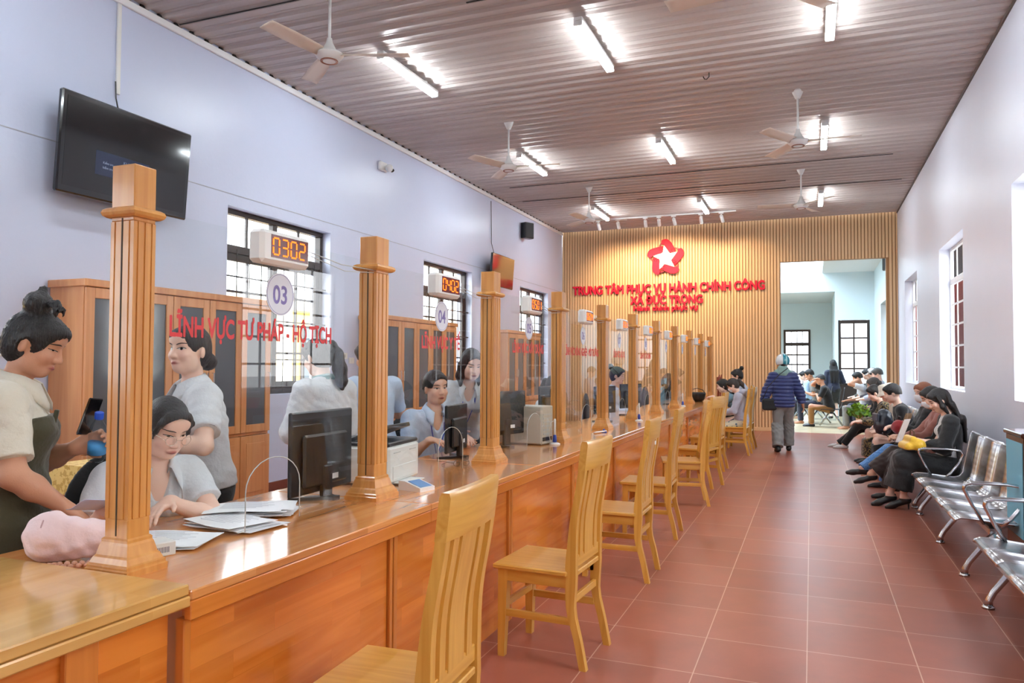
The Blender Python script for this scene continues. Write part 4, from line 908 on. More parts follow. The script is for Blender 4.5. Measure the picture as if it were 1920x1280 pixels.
    def surf_y(s, x, z):
        """outermost head surface at head-local (x,z): bisection along forward"""
        x, z = np.asarray(x, float), np.asarray(z, float); lo = np.zeros_like(x)+.0; hi = np.zeros_like(x)+.14
        def fd(y):
            P = s.hc+(np.stack([x, y, z], -1).reshape(-1, 3)*s.k) @ s.HR.T; P = P.astype(F32); e = union(s.H, P)
            for c in s.eyec: e = smax(e, -(np.sqrt(((P-c.astype(F32))**2).sum(1))-F32(.0125*s.k)), F32(.014))
            return e.reshape(x.shape)
        for _ in range(14):
            m = (lo+hi)/2; i = fd(m) < 0; lo = np.where(i, m, lo); hi = np.where(i, hi, m)
        return (lo+hi)/2
    def patch(s, name, m, X, Z, lift, parent=None):
        X, Z = np.asarray(X, float), np.asarray(Z, float); Y = s.surf_y(X, Z)+lift; P = s.hc+(np.stack([X, Y, Z], -1).reshape(-1, 3)*s.k) @ s.HR.T; nu, nv = X.shape
        q = MB(); q.grid(P.reshape(nu, nv, 3).tolist()); return q.build(name, m, parent or s.root, True)
    def face(s, open_=.6, look=0.0, brow=0.0, lips=True):
        u = np.linspace(-1, 1, 11)
        for sd in (-1, 1):
            c = sd*.032; w = .0168; zc = .004
            t = np.linspace(0, 1, 5); hT = (1-u**2)*.0075*open_+.0008; hB = -(1-u**2)*.0042*max(open_, .15)
            X = np.repeat((c+w*u)[:, None], 5, 1); tilt = sd*u*.0012
            Z = zc+tilt[:, None]+hB[:, None]+(hT-hB)[:, None]*t[None]
            e = s.patch('eye', sclera, X, Z, .0012)
            if open_ > .2:
                a = np.linspace(0, 2*pi, 13); r = np.array([.0002, .0068]); xi = c+look*.005+np.cos(a)[:, None]*r[None]; zi = zc+.001+np.sin(a)[:, None]*r[None]*min(1, open_*1.25)-(1-open_)*.0015
                s.patch('iris', iris_m, xi, zi, .0026, e)
            X2 = np.repeat((c+w*1.12*u)[:, None], 3, 1); Z2 = zc+tilt[:, None]+(1-u**2)[:, None]*.0075*open_+np.array([-.0004, .0013, .0026])[None]; s.patch('lash_line', lash, X2, Z2, .0026, e)
            ub = np.linspace(-1, 1, 9); tk = .0030*(1-.55*np.abs(ub)**2); Xb = np.repeat((sd*.034+.0215*ub)[:, None], 3, 1); Zb = (.0265+.0035*(1-ub**2)+.1*brow*ub*sd)[:, None]+tk[:, None]*np.array([-1, 0, 1])[None]; s.patch('eyebrow', brow_m, Xb, Zb, .0009)
        if lips:
            ul = np.linspace(-1, 1, 11); X = np.repeat((.0215*ul)[:, None], 3, 1); Z = (-.0665+.0015*np.abs(ul)*0)[:, None]+np.array([-.0009, 0, .0009])[None]*(1-.6*ul**2)[:, None]; s.patch('mouth_line', mat('mouth_line', srgb(96, 36, 36), .5), X, Z, .0008)
    # ---- garments
    def garment(s, name, m, prims, o, cuts=(), amp=.003, det=None, fs=1.0, k=.03, extra=None):
        def fn(P):
            d = None
            for grp in prims:
                e = union(grp[0], P, o+(grp[2] if len(grp) > 2 else 0), k)
                for c in (grp[1] if len(grp) > 1 else ()): e = np.maximum(e, (P-np.asarray(c[0], F32)) @ np.asarray(c[1], F32))
                d = e if d is None else smin(d, e, F32(.03))
            if amp: d = d+folds(P, amp*.6, fs, len(name))
            for c in cuts:
                if c[0] == 'plane': d = np.maximum(d, (P-np.asarray(c[1], F32)) @ np.asarray(c[2], F32))
                elif c[0] == 'sub': d = np.maximum(d, -union([c[1]], P, 0))
                elif c[0] == 'wedge':       # open front: remove |x|<w(z) ahead of the body
                    Q = P-s.N.astype(F32); x = Q @ s.rt.astype(F32); y = Q @ s.fw.astype(F32); z = -(Q @ s.up2.astype(F32)); w = c[1]+c[2]*z; d = np.maximum(d, np.minimum(w-np.abs(x), y-F32(c[3])))
            return d
        allp = sum([g[0] for g in prims], []); lo, hi = bounds(allp, o+.03)
        v, f = surfnet(fn, lo, hi, det or s.det); return mesh_np(name, v, f, m, s.root)
    def flat(s, g): return [p if isinstance(p, list) else [p, .03] for p in g]
    def top(s, name, m, o=.014, sleeve=.5, hem=.10, neck='round', amp=.003, open_=None, skirt=None, low=.0):
        k = s.k; prims = [(s.T,)]
        for sd in (-1, 1):
            S_, E_, W_ = s.sh[sd], s.E[sd], s.W[sd]
            if sleeve <= 0: continue
            if sleeve <= 1: end = S_+(E_-S_)*sleeve; prims.append((s.flat(s.arm[sd]), [(end, nrm(E_-S_))], .010 if sleeve < .95 else .006))
            else: end = E_+(W_-E_)*(sleeve-1); prims.append((s.flat(s.arm[sd])+s.flat(s.fore[sd]), [(end, nrm(W_-E_))] if sleeve < 2 else [(W_+nrm(W_-E_)*.005, nrm(W_-E_))], .007))
        cuts = [('plane', s.hip-s.up*hem, -s.up)]
        Nn = s.N+s.up2*.02*k
        cuts.append(('sub', ell(Nn+s.up2*.045*k+s.fw*.01, V3(.078, .078, .070)*k, np.stack([s.rt, s.fw, s.up2]))))
        if neck == 'v': cuts.append(('sub', cone(s.N+s.fw*.08*k-s.up2*.01*k, s.N+s.fw*.15*k-s.up2*.145*k, .055*k, .012*k)))
        if neck == 'scoop': cuts.append(('sub', ell(s.N+s.fw*.08*k-s.up2*.02*k, V3(.075, .06, .055)*k, np.stack([s.rt, s.fw, s.up2]))))
        if open_: cuts.append(('wedge', *open_))
        return s.garment(name, m, prims, o, cuts, amp)
    def collar(s, m, r=.062, hgt=.042, open_=.55, tips=.05, spread=1.0, name='collar'):
        k = s.k; q = MB(); P = []; n = 25; R = np.stack([s.rt, s.fw, s.up2], 1)
        for i in range(n):
            a = pi/2+open_+(2*pi-2*open_)*i/(n-1); e = abs(2*i/(n-1)-1); tp = max(0, (e-.72)/.28); base = s.N+s.up2*(.012-.018*tp)*k+s.fw*.008*k; c, t = math.cos(a), math.sin(a)
            row = []
            for rr, zz in ((r-.006, -.004), (r-.004, hgt*(1-.35*e)), (r+.006, hgt*(1-.3*e)), (r+.026*spread+tp*tips*.4, -.006-tp*tips*.6), (r+.026*spread+tp*tips*.5, -.014-tp*tips)): row.append(base+R @ (np.array([rr*c, rr*t*(1.05+.25*tp), zz])*k))
            P.append(row)
        q.grid(P); return q.build(name, m, s.root, True, .004)
    def trousers(s, m, o=.007, end=1.0, amp=.003, flare=.012, high=.06):
        prims = [([s.T[0], s.T[1]],)]
        for sd in (-1, 1):
            A, B = s.KN[sd], s.AN[sd]; e = A+(B-A)*end; prims.append((s.th[sd]+s.shk[sd]+[[cone(A, e, .05*s.k+flare, .04*s.k+flare), .03]], [(e, nrm(B-A))]))
        return s.garment('trousers', m, prims, o, [('plane', s.hip+s.up*high*s.k, s.up)], amp)
    def skirt(s, m, o=.008, end=.75, amp=.004, high=.07, wide=0.0, name='skirt'):
        ps = [s.T[0], s.T[1], s.T[2]]; 
        for t in (0, .25, .5, .75, 1):
            hj = s.HJ[-1]*(1-t)+s.HJ[1]*t; kk = s.KN[-1]*(1-t)+s.KN[1]*t; ps.append([cone(hj, kk, .085*s.k+wide*.3, .066*s.k+wide*.7), .05])
            e0, e1 = [s.KN[q]+(s.AN[q]-s.KN[q])*end for q in (-1, 1)]; e = e0*(1-t)+e1*t; ps.append([cone(kk, e, .062*s.k+wide*.7, .052*s.k+wide), .05])
        A = (s.KN[-1]+s.KN[1])/2; B = (s.AN[-1]+s.AN[1])/2; e = A+(B-A)*end
        return s.garment(name, m, [(ps, [(e+nrm(B-A)*.03, nrm(B-A))] if end < 1 else ())], o, [('plane', s.hip+s.up*high*s.k, s.up)], amp)
    def shoes(s, m, o=.008, heel=0, low=True, name='shoe', sides=(-1, 1)):
        for sd in sides:
            A = s.AN[sd]; td = s.TD[sd]; ps = s.ft[sd]; cut = [('plane', A-np.array([0, 0, .012*s.k]) if low else A+np.array([0, 0, .04]), np.array([0, 0, 1.0]) if abs(td[2]) < .6 else nrm(np.array([0, 0, 1.0])-td*td[2]))]
            g = [(ps, ())]
            o_ = s.garment(name, m, g, o, cut, 0)
    # ---- hair
    def hair(s, style, m=hair_m, vol=.012, extra=(), amp=.0022, cutside=-.02, line=.072):
        k = s.k; RH = s.HR.T; hl = s.hl
        cap = [ell(hl(0, -.014, .032), V3(.073+vol, .094+vol, .092+vol)*k, RH), [ell(hl(0, .066, .066), V3(.056, .026+vol*.8, .040)*k, RH), .025], [ell(hl(0, -.045, -.02), V3(.066+vol*.8, .058+vol*.6, .075)*k, RH), .03]]
        face = ell(hl(0, .112, line-.115), V3(.083, .090, .110)*k, RH)
        strands = [p if isinstance(p, list) else [p, .015] for p in extra]
        fcuts = []
        def fn(P):
            L = ((P-s.hc.astype(F32)) @ s.HR.astype(F32))/F32(k)
            d = union(cap, P); d = smax(d, -prim_d(face, P), F32(.008))
            if style == 'short': d = np.maximum(d, ((cutside-.25*np.maximum(-L[:, 1]-.02, 0))-L[:, 2])*F32(k))
            else: d = np.maximum(d, (-.095-L[:, 2])*F32(k))
            if style in ('short', 'up'):        # leave the ears free
                for sd in (-1, 1): d = smax(d, -prim_d(ell(hl(sd*.088, .004, -.022), V3(.022, .032, .042)*k, RH), P), F32(.006))
            if strands:
                d = smin(d, union(strands, P), F32(.012))
            th = np.arctan2(L[:, 0], L[:, 1]+.0001); d = d+F32(amp)*(np.sin(th*46+8*L[:, 2]/.09)+.6*np.sin(th*83+L[:, 2]*60))*.6
            return d
        lo, hi = bounds(cap+strands, .02); v, f = surfnet(fn, lo, hi, min(s.det, .006)); return mesh_np('hair', v, f, m, s.root)
    def chain(s, pts, rs, fl=None):
        """hair lock through head-local points"""
        W_ = [s.hl(*p) if len(p) == 3 else np.asarray(p[0]) for p in pts]; return [[cone(W_[i], W_[i+1], rs[i]*s.k, rs[i+1]*s.k, fl), .02] for i in range(len(W_)-1)]
    def longhair(s, length=.30, front=False, wide=1.0):
        k = s.k; ax = s.HR[:, 1]; fl = (nrm(s.fw), .5); hl = s.hl; bk = s.N-s.fw*.115*k; ex = []
        for x, q in ((-.05, 0), (0, .02), (.05, 0)):
            p0, p1 = hl(x, -.075, .02), hl(x*1.2, -.085, -.09); p2 = bk+s.rt*x*1.5*wide-s.up2*.04*k-s.fw*.012; p3 = bk+s.rt*x*1.5*wide-s.up2*length*k-s.fw*.01
            ex += [[cone(p0, p1, .04*k, .042*k, fl), .03], [cone(p1, p2, .042*k, .046*k, fl), .03], [cone(p2, p3, .046*k, .026*k, fl), .03]]
        if front:
            for sd in (-1, 1): p0, p1, p2 = hl(sd*.07, .01, .05), hl(sd*.085, .012, -.06), hl(sd*.085, .0, -.135); ex += [[cone(p0, p1, .02*k, .026*k), .02], [cone(p1, p2, .026*k, .016*k), .02]]
        return ex
    def mask(s, m):
        u = np.linspace(-1, 1, 13)[:, None]; v = np.linspace(0, 1, 8)[None]; X = .064*np.sign(u)*np.abs(u)**.9*(1-.25*(v-.5)**2*4*.6)*np.ones_like(v); Z = (-.098+.092*v)*np.ones_like(u); Z = Z+(u**2)*(.5-v)*.02
        X, Z = X*np.ones_like(Z), Z; Y = np.maximum(s.surf_y(np.clip(X, -.055, .055), np.clip(Z, -.096, .1))+.004, .1165-13*X**2-6*(Z+.035)**2-.2*np.maximum(-.07-Z, 0))
        P = s.hc+(np.stack([X, Y, Z], -1).reshape(-1, 3)*s.k) @ s.HR.T; q = MB(); q.grid(P.reshape(13, 8, 3).tolist()); o = q.build('face_mask', m, s.root, True, .002)
        for sd in (-1, 1): MB().tube([s.hl(sd*.060, .066, -.03), s.hl(sd*.076, .02, -.02), s.hl(sd*.086, -.012, -.01)], .0018, 5).build('mask_strap', m, o)
        return o

    def lanyard(s, m, badge=True, drop=.30):
        k = s.k; c = s.N-s.up2*drop*k+s.fw*(.165*k+s.fat); q = MB()
        q.tube([s.N+s.rt*.055*k*sd+s.fw*a*k+s.up2*b*k for sd, a, b in ((1, -.03, .035), (1, .05, .0))]+[s.N+s.rt*.05*k+s.fw*(.125*k+s.fat)-s.up2*.11*k, c, s.N-s.rt*.05*k+s.fw*(.125*k+s.fat)-s.up2*.11*k]+[s.N-s.rt*.055*k+s.fw*.05*k, s.N-s.rt*.055*k-s.fw*.03*k+s.up2*.035*k], .0048, 6)
        o = q.build('lanyard', m, s.root, True)
        if badge:
            R = Matrix(np.stack([s.rt, s.fw, s.up2], 1).tolist()); q = MB().box(-.032, .032, -.004, .004, -.10, -.015, .003, R); q.v = [tuple(np.array(p)+c+s.fw*.008) for p in q.v]; q.build('name_badge', mat('badge_white', (.75, .77, .8, 1), .3), o)
def W2L(loc, rz, p):
    c, s = math.cos(-rz), math.sin(-rz); x, y = p[0]-loc[0], p[1]-loc[1]; return np.array([c*x-s*y, s*x+c*y, p[2]-loc[2]])
R_ = math.radians
wht = cloth('white_shirt', (.66, .68, .72, 1)); crm = cloth('cream_shirt', srgb(214, 208, 192)); olv = cloth('olive_dress', srgb(66, 62, 40), .85); blk = cloth('black_cloth', (.012, .012, .013, 1), .85); navy = cloth('navy_cloth', (.015, .02, .05, 1), .7); teal = cloth('teal_cloth', srgb(118, 160, 164)); lbl = cloth('pale_blue_shirt', srgb(196, 214, 238)); bluel = mat('lanyard_blue', (.02, .06, .42, 1), .6)
gry = cloth('heather_grey', srgb(178, 180, 196)); jean = cloth('blue_denim', srgb(70, 120, 180), pattern=('noise', srgb(96, 146, 200), 60, .5)); brn = cloth('brown_cloth', srgb(44, 30, 26)); ter = cloth('terracotta_knit', srgb(150, 92, 80)); gold = cloth('gold_print', srgb(24, 22, 16), pattern=('noise', srgb(128, 108, 66), 45, .54)); khk = cloth('khaki_cloth', srgb(150, 106, 54)); gtr = cloth('grey_trouser_cloth', srgb(132, 132, 130)); red_c = cloth('red_cloth', srgb(150, 24, 32)); tan_c = cloth('tan_trouser_cloth', srgb(176, 142, 96)); tealb = cloth('blue_grey_shirt', srgb(108, 142, 158)); patt = cloth('patterned_shorts', srgb(60, 96, 130), pattern=('vor', srgb(210, 206, 180), 22, .35))
SEAT_AN = {-1: (-.09, .40, .075), 1: (.09, .42, .075)}
# --- staff: woman in olive dress
loc, rz = (-2.875, 1.93, 0), R_(-42)
p = Person('person', 'woman standing in olive dress over cream shirt, hair piled up, holding a water bottle', loc, rz, 1.62, lean=.07, curve=.12, head=(-.30, .34, -.06), bulk=1.22, fat=.028, skin='t', det=.0055, shw=1.05,
    wr={1: W2L(loc, rz, (-2.56, 2.0, .91)), -1: W2L(loc, rz, (-2.68, 2.13, 1.12))}, el={1: (.6, -.6, -.1), -1: (-.6, -.3, -.6)}, hand={1: ((.2, .75, -.5), (0, -.2, -1)), -1: ((.3, .8, .35), (1, .1, 0))}, curl=(1.0, .35))
p.body(legs=True); p.face(.22, brow=-.03); p.top('shirt', crm, o=.016, sleeve=.80, neck='v', amp=.004); p.collar(crm, .066, .045, .5, .055)
p.garment('dress', olv, [(p.T,), ([p.T[0], p.T[1]]+[[cone(p.HJ[-1]*(1-t)+p.HJ[1]*t, (p.AN[-1]*(1-t)+p.AN[1]*t)+V3(0, 0, .25), .13, .15), .05] for t in (0, .33, .66, 1)], ())], .030, [('plane', p.N-p.up2*.135, nrm(p.up2-.35*p.fw)), ('plane', V3(0, 0, .34), V3(0, 0, -1))], .005)
q = MB()
q.box(-.014, .014, -.008, .008, -.05, .05, .003); M = Matrix(np.stack([p.rt, p.fw, p.up2], 1).tolist()); q.v = [tuple(np.array(M @ Vector(v))+p.N-p.up2*.11+p.fw*(.165)+p.rt*.055) for v in q.v]; q.build('strap', olv, p.root, SM)
p.hair('up', hair_m, .016, extra=p.chain([(0, -.04, .12), (.005, -.05, .155)], [.05, .052])+p.chain([(-.045, -.05, .14), (.045, -.04, .15), (.05, -.02, .13)], [.03, .032, .02])+p.chain([(.0, -.05, .18), (-.005, -.06, .215), (-.006, -.055, .225)], [.014, .008, .005])+p.chain([(.01, -.02, .17), (.05, .03, .185), (.075, .07, .165), (.08, .085, .14)], [.010, .007, .005, .003])+p.chain([(.02, -.02, .165), (.06, .02, .172), (.085, .05, .15), (.088, .06, .13)], [.009, .006, .005, .003])+p.chain([(-.07, -.03, .03), (-.075, -.035, -.05), (-.06, -.05, -.10)], [.02, .012, .006]), amp=.003)
# --- seated woman with glasses
loc, rz = (-2.62, 2.36, 0), R_(-108)
p = Person('person', 'seated woman in wire glasses and white blouse reading papers at the 03 counter', loc, rz, 1.6, hip=(0, 0, .575), lean=.20, curve=.20, head=(.06, .40, -.06), bulk=1.06, fat=.008, skin='p', det=.0055,
    wr={1: W2L(loc, rz, (-2.34, 1.98, .935)), -1: W2L(loc, rz, (-2.31, 2.23, .915))}, el={1: (.35, -.3, -1), -1: (-1, -.25, -.35)}, hand={1: ((.1, 1, .15), (-.8, 0, -.6)), -1: ((.85, .5, -.25), (0, .25, -1))}, curl=(.45, .8), an=SEAT_AN)
p.body(); p.face(.38); p.top('blouse', wht, sleeve=.62, neck='v', amp=.004); p.collar(wht, .064, .036, .62, .075, 1.3); p.trousers(blk)
p.hair('up', hair_m, .008, extra=p.chain([(0, -.09, .0), (0, -.12, -.03)], [.035, .04])+p.chain([(.045, .062, .085), (.068, .060, .05), (.073, .045, .005), (.070, .04, -.03)], [.009, .008, .005, .003])+p.chain([(-.045, .062, .085), (-.068, .060, .05), (-.073, .045, .005), (-.070, .04, -.03)], [.009, .008, .005, .003]), line=.092)
q = MB()
for sd in (-1, 1): q.tube([p.hl(sd*.033+.022*math.cos(a), .112-.008*abs(math.cos(a)) if sd*math.cos(a) > 0 else .112, -.004+.019*math.sin(a)) for a in np.linspace(0, 2*pi, 20)[:-1]], .0009, 5, closed=True)
g = q.build('glasses', mat('gold_wire', (.7, .62, .5, 1), .25, metal=1), p.root, True)
for sd in (-1, 1): MB().tube([p.hl(sd*.054, .105, -.002), p.hl(sd*.074, .06, .0), p.hl(sd*.080, .0, .004)], .0009, 5).build('temple_arm', MATS['gold_wire'], g)
MB().tube([p.hl(-.012, .114, .0), p.hl(0, .118, .004), p.hl(.012, .114, .0)], .0009, 5).build('bridge', MATS['gold_wire'], g)
MB().tube([p.N+p.rt*.06*math.cos(a)+p.fw*(.055+.03*max(math.sin(a), 0))*1.0*math.sin(a)+p.up2*(-.02-.05*max(math.sin(a), 0)) for a in np.linspace(0, 2*pi, 26)[:-1]], .0009, 4, closed=True).build('necklace', MATS['gold_wire'], p.root)
# --- standing woman in white behind her
loc, rz = (-2.745, 2.875, 0), R_(150)
p = Person('person', 'woman standing with folded hands, navy piped white blouse, looking left behind the seated woman', loc, rz, 1.60, lean=.10, curve=.08, head=(.50, -.04, 0), bulk=1.12, skin='p', det=.006,
    wr={-1: W2L(loc, rz, (-2.72, 2.52, 1.10)), 1: W2L(loc, rz, (-2.84, 2.52, 1.12))}, el={-1: (-.7, -.7, -.3), 1: (.7, -.7, -.3)}, hand={-1: ((.7, .6, .35), (.3, .1, -1)), 1: ((-.7, .6, .35), (-.3, .1, -1))}, curl=(.9, .9))
p.body(); p.face(.85, look=-.1, brow=.04); p.top('blouse', wht, sleeve=.72, neck='v', amp=.005, hem=.0, o=.018); p.collar(wht, .062, .040, .6, .06, 1.15); p.trousers(blk)
for sd in (-1, 1):
    e = p.sh[sd]+(p.E[sd]-p.sh[sd])*.70; u = nrm(p.E[sd]-p.sh[sd]); a = nrm(np.cross(u, (0.3, 1, .2))); b = np.cross(u, a); MB().tube([e+(a*math.cos(t)+b*math.sin(t))*.0645*p.k for t in np.linspace(0, 2*pi, 24)[:-1]], .004, 5, closed=True).build('cuff_piping', navy, p.root)
q = MB(); q.tube([p.N+p.rt*x+p.fw*y+p.up2*z for x, y, z in ((.085, .02, .0), (.075, .07, -.03), (.05, .10, -.075), (.015, .115, -.13))], .003, 5); q.build('piping', navy, p.root)
p.hair('up', hair_m, .009, extra=p.chain([(0, -.09, -.02), (0, -.125, -.05)], [.04, .045]), line=.074)
# --- woman with ponytail, back turned
loc, rz = (-2.87, 4.05, 0), R_(72)
p = Person('person', 'woman with a long ponytail and teal collar, her back turned', loc, rz, 1.59, lean=.04, curve=.14, head=(.15, .30, 0), skin='p', det=.0065, wr={-1: (-.12, .26, 1.02), 1: (.12, .28, 1.0)}, curl=(.6, .6), fingers=False)
p.body(); p.top('blouse', wht, sleeve=1.4, neck='round', amp=.004, hem=.10, o=.022); p.collar(teal, .060, .034, .5, .03, 1.0); p.trousers(blk)
p.hair('up', hair_m, .012, extra=p.chain([(0, -.10, .05), (0, -.145, .04), (.01, -.165, -.03), (.015, -.16, -.13), (.02, -.15, -.21), (.02, -.14, -.26)], [.022, .032, .042, .046, .036, .012]))
q = MB(); q.tube([p.hl(-.05, .03, .122), p.hl(-.085, .0, .06)], .006, 6); q.build('hair_clip', black_pl, p.root)
# --- person half hidden behind the second post
loc, rz = (-2.95, 4.74, 0), R_(60)
p = Person('person', 'person in white tee and tan trousers, mostly hidden behind the second post', loc, rz, 1.6, lean=.05, head=(.2, .3, 0), skin='t', det=.008, wr={-1: (-.10, .30, 1.08), 1: (.10, .3, 1.08)}, el={-1: (-.9, -.3, -.5), 1: (.9, -.3, -.5)}, curl=(.8, .8), fingers=False)
p.body(); p.top('tee', lbl, sleeve=.8, amp=.004, o=.018); p.trousers(tan_c); p.hair('up', hair_m, .012)
# --- smiling man seated
loc, rz = (-2.74, 5.15, 0), R_(-128)
p = Person('person', 'smiling man in pale blue shirt and lanyard seated behind the second monitor', loc, rz, 1.68, hip=(0, 0, .60), lean=.14, curve=.18, head=(.05, .04, .05), female=False, bulk=1.06, skin='f', det=.0065, an=SEAT_AN, el={1: (.4, -.5, -1), -1: (-.4, -.5, -1)}, wr={1: (.14, .36, .91), -1: (-.16, .34, .91)}, hand={1: ((-.3, 1, 0), (0, 0, -1)), -1: ((.3, 1, 0), (0, 0, -1))}, curl=(.5, .5), shw=1.08)
p.body(); p.face(.5); p.top('shirt', lbl, sleeve=.9, neck='v', amp=.004); p.collar(lbl, .066, .04, .5, .05); p.lanyard(bluel, False); p.trousers(navy)
p.hair('short', hair_m, .014, cutside=.005, line=.082)
# --- woman with lanyard leaning in
loc, rz = (-2.72, 5.68, 0), R_(-140)
p = Person('person', 'woman with shoulder-length black hair and blue lanyard leaning in beside the man', loc, rz, 1.62, lean=.42, curve=.20, head=(.10, .30, .0), skin='p', det=.0065, wr={1: (.10, .44, .92), -1: (-.14, .48, .92)}, el={1: (.4, -.5, -1), -1: (-.4, -.5, -1)}, curl=(.6, .6))
p.body(); p.face(.35); p.top('blouse', wht, sleeve=1.5, neck='v', amp=.004, o=.018); p.collar(wht, .062, .034, .6, .05); p.trousers(blk); p.lanyard(bluel, True)
p.hair('long', hair_m, .012, extra=p.chain([(.06, .02, .07), (.085, .012, .0), (.088, .01, -.09), (.075, .005, -.17)], [.03, .032, .036, .014])+p.chain([(-.06, .02, .07), (-.085, .012, .0), (-.088, .01, -.09), (-.075, .005, -.17)], [.03, .032, .036, .014])+p.chain([(0, -.09, .0), (0, -.10, -.10), (0, -.09, -.17)], [.06, .06, .03]), line=.086)
# --- staff further along
def sitter(label, loc, deg, top_m, hair, h=1.58, hz=.55, lean=.16, head=(0, .25, 0), leg=None, sleeve=1.9, skin='p', det=.010, female=True, hm=hair_m, name='person', extra=None, wr=None, an=None, collar=None, neck='round', topname='shirt', shoe=None, curl=(.6, .6), fc=None, **kw):
    p = Person(name, label, loc, R_(deg), h, hip=(0, 0, hz), lean=lean, curve=.2, head=head, skin=skin, det=det, female=female, an=an or SEAT_AN, wr=wr or {-1: (-.14, .34, hz+.14), 1: (.14, .34, hz+.14)}, hand={-1: ((.4, 1, -.1), (0, 0, -1)), 1: ((-.4, 1, -.1), (0, 0, -1))}, curl=curl, fingers=det < .010, el=kw.pop('el', {1: (.5, -.6, -.8), -1: (-.5, -.6, -.8)}), **kw)
    p.body()
    if fc: p.face(fc)
    p.top(topname, top_m, sleeve=sleeve, neck=neck, amp=.004)
    if leg is not None: p.trousers(leg)
    if collar: p.collar(collar)
    if shoe: p.shoes(shoe)
    ex = []
    if hair == 'long': ex = p.longhair(.22)
    if hair == 'pony': ex = p.chain([(0, -.10, .04), (0, -.14, .02), (0, -.15, -.06), (0, -.14, -.15)], [.024, .034, .038, .012])
    if hair == 'bun': ex = p.chain([(0, -.08, .09), (0, -.12, .125)], [.03, .042])
    if hair == 'bob': ex = p.chain([(.08, .01, .0), (.082, .0, -.09)], [.03, .03])+p.chain([(-.08, .01, .0), (-.082, .0, -.09)], [.03, .03])+p.chain([(0, -.09, .0), (0, -.09, -.10)], [.06, .05])
    p.hair({'short': 'short', 'pony': 'up', 'bun': 'up'}.get(hair, 'long'), hm, .014, extra=ex+(extra(p) if extra else []), cutside=-.01)
    return p
sitter('woman with a black ponytail in a white shirt behind the fourth post', (-2.78, 7.86, 0), -100, wht, 'pony', leg=blk, hz=.60)
sitter('person in pale blue shirt seated behind the 08 screen', (-2.70, 10.38, 0), -80, lbl, 'bun', leg=navy, fc=.5, hz=.68, head=(-.2, .1, 0))
sitter('person in grey blue shirt seated behind the 10 screen', (-2.66, 14.22, 0), -95, tealb, 'bob', leg=blk, hz=.56, det=.012)
# --- customers at the far end of the counter
p = sitter('girl in a grey hoodie and white mask looking down at her lap', (-1.08, 13.02, 0), 92, gry, 'pony', h=1.48, hz=.55, lean=.02, head=(.0, .55, 0), leg=None, det=.008, hm=hair_db, wr={-1: (-.06, .30, .66), 1: (.06, .30, .66)}, topname='hoodie', fc=.2)
p.garment('shorts', patt, [([p.T[0]],)]+[(p.th[sd], [(p.HJ[sd]*.1+p.KN[sd]*.9, nrm(p.KN[sd]-p.HJ[sd]))]) for sd in (-1, 1)], .012, [], .003); p.mask(paper_m); p.shoes(shoe_bk)
p.garment('hood', gry, [([[cone(p.N-p.fw*.06+p.rt*.05, p.N-p.fw*.06-p.rt*.05, .05, .05), .03], [cone(p.N-p.fw*.10, p.N-p.fw*.11-p.up2*.05, .05, .04), .03]],)], .006, [], .003)
sitter('woman with long black hair and blue grey top leaning on the counter', (-1.15, 14.05, 0), 100, tealb, 'long', h=1.56, hz=.55, lean=.50, head=(0, .2, 0), leg=navy, det=.009, wr={-1: (-.16, .52, .90), 1: (.10, .50, .90)})
sitter('woman with a black top knot seated past the long-haired woman', (-1.18, 15.2, 0), 92, lbl, 'bun', h=1.66, hz=.60, lean=.1, leg=blk, det=.010)
# --- walking person in helmet
loc = (-.45, 13.7, 0)
p = Person('person', 'person walking away in helmet, navy puffer jacket and grey trousers', loc, R_(6), 1.58, lean=.03, head=(0, .05, 0), bulk=1.08, skin='t', det=.007, wr={-1: (-.33, .02, .80), 1: (.33, .06, .78)}, el={-1: (-.6, -.6, 0), 1: (.6, -.6, 0)}, an={-1: (-.10, -.14, .085), 1: (.10, .20, .08)}, kn={-1: (0, 1, 0), 1: (0, 1, 0)}, toe={-1: (-.12, 1, -.1), 1: (.12, 1, 0)}, curl=(.6, .6), fingers=True)
p.body()
pm = cloth('navy_puffer', srgb(34, 48, 104), .4)
o = p.top('puffer_jacket', pm, o=.034, sleeve=1.92, hem=.10, amp=.0)
me = o.data; co = np.empty(len(me.vertices)*3); me.vertices.foreach_get('co', co); co = co.reshape(-1, 3); no = np.empty(len(me.vertices)*3); me.vertex_normals.foreach_get('vector', no); no = no.reshape(-1, 3); co += no*(np.abs(np.sin(co[:, 2]*pi/.062))[:, None]**.6-.6)*.016; me.vertices.foreach_set('co', co.ravel()); me.update()
p.trousers(gtr, o=.022, end=.98, flare=.03, amp=.006); p.shoes(shoe_bk, o=.012, low=False)
p.garment('scarf', cloth('grey_teal_scarf', srgb(126, 158, 152)), [([[cone(p.N+p.rt*.085, p.N-p.rt*.085, .06, .06), .03], [cone(p.N-p.fw*.06+p.up2*.01, p.N-p.fw*.05+p.up2*.06, .075, .07), .03], [cone(p.N+p.up2*.03, p.N+p.up2*.08, .08, .075), .03]],)], .012, [], .006)
h_ = thing('helmet', 'teal and white motorbike helmet worn by the walking person', 'helmet', (0, 0, 0)); bpy.data.objects.remove(h_)
hv, hf = surfnet(lambda P: np.maximum(union([ell(p.hl(0, -.01, .055), V3(.118, .140, .125), p.HR.T)], P), F32(.0)-((P-p.hl(0, 0, -.02).astype(F32)) @ p.HR[:, 2].astype(F32))), p.hc-.22, p.hc+.24, .006)
L_ = (hv-p.hc) @ p.HR; cl = np.where((L_[:, 0] > -.005)[:, None], np.array(srgb(30, 128, 150)), np.array(srgb(214, 222, 224))); st_ = (np.abs(L_[:, 0]-.055) < .012)[:, None]; cl = np.where(st_, np.array(srgb(150, 210, 214)), cl)
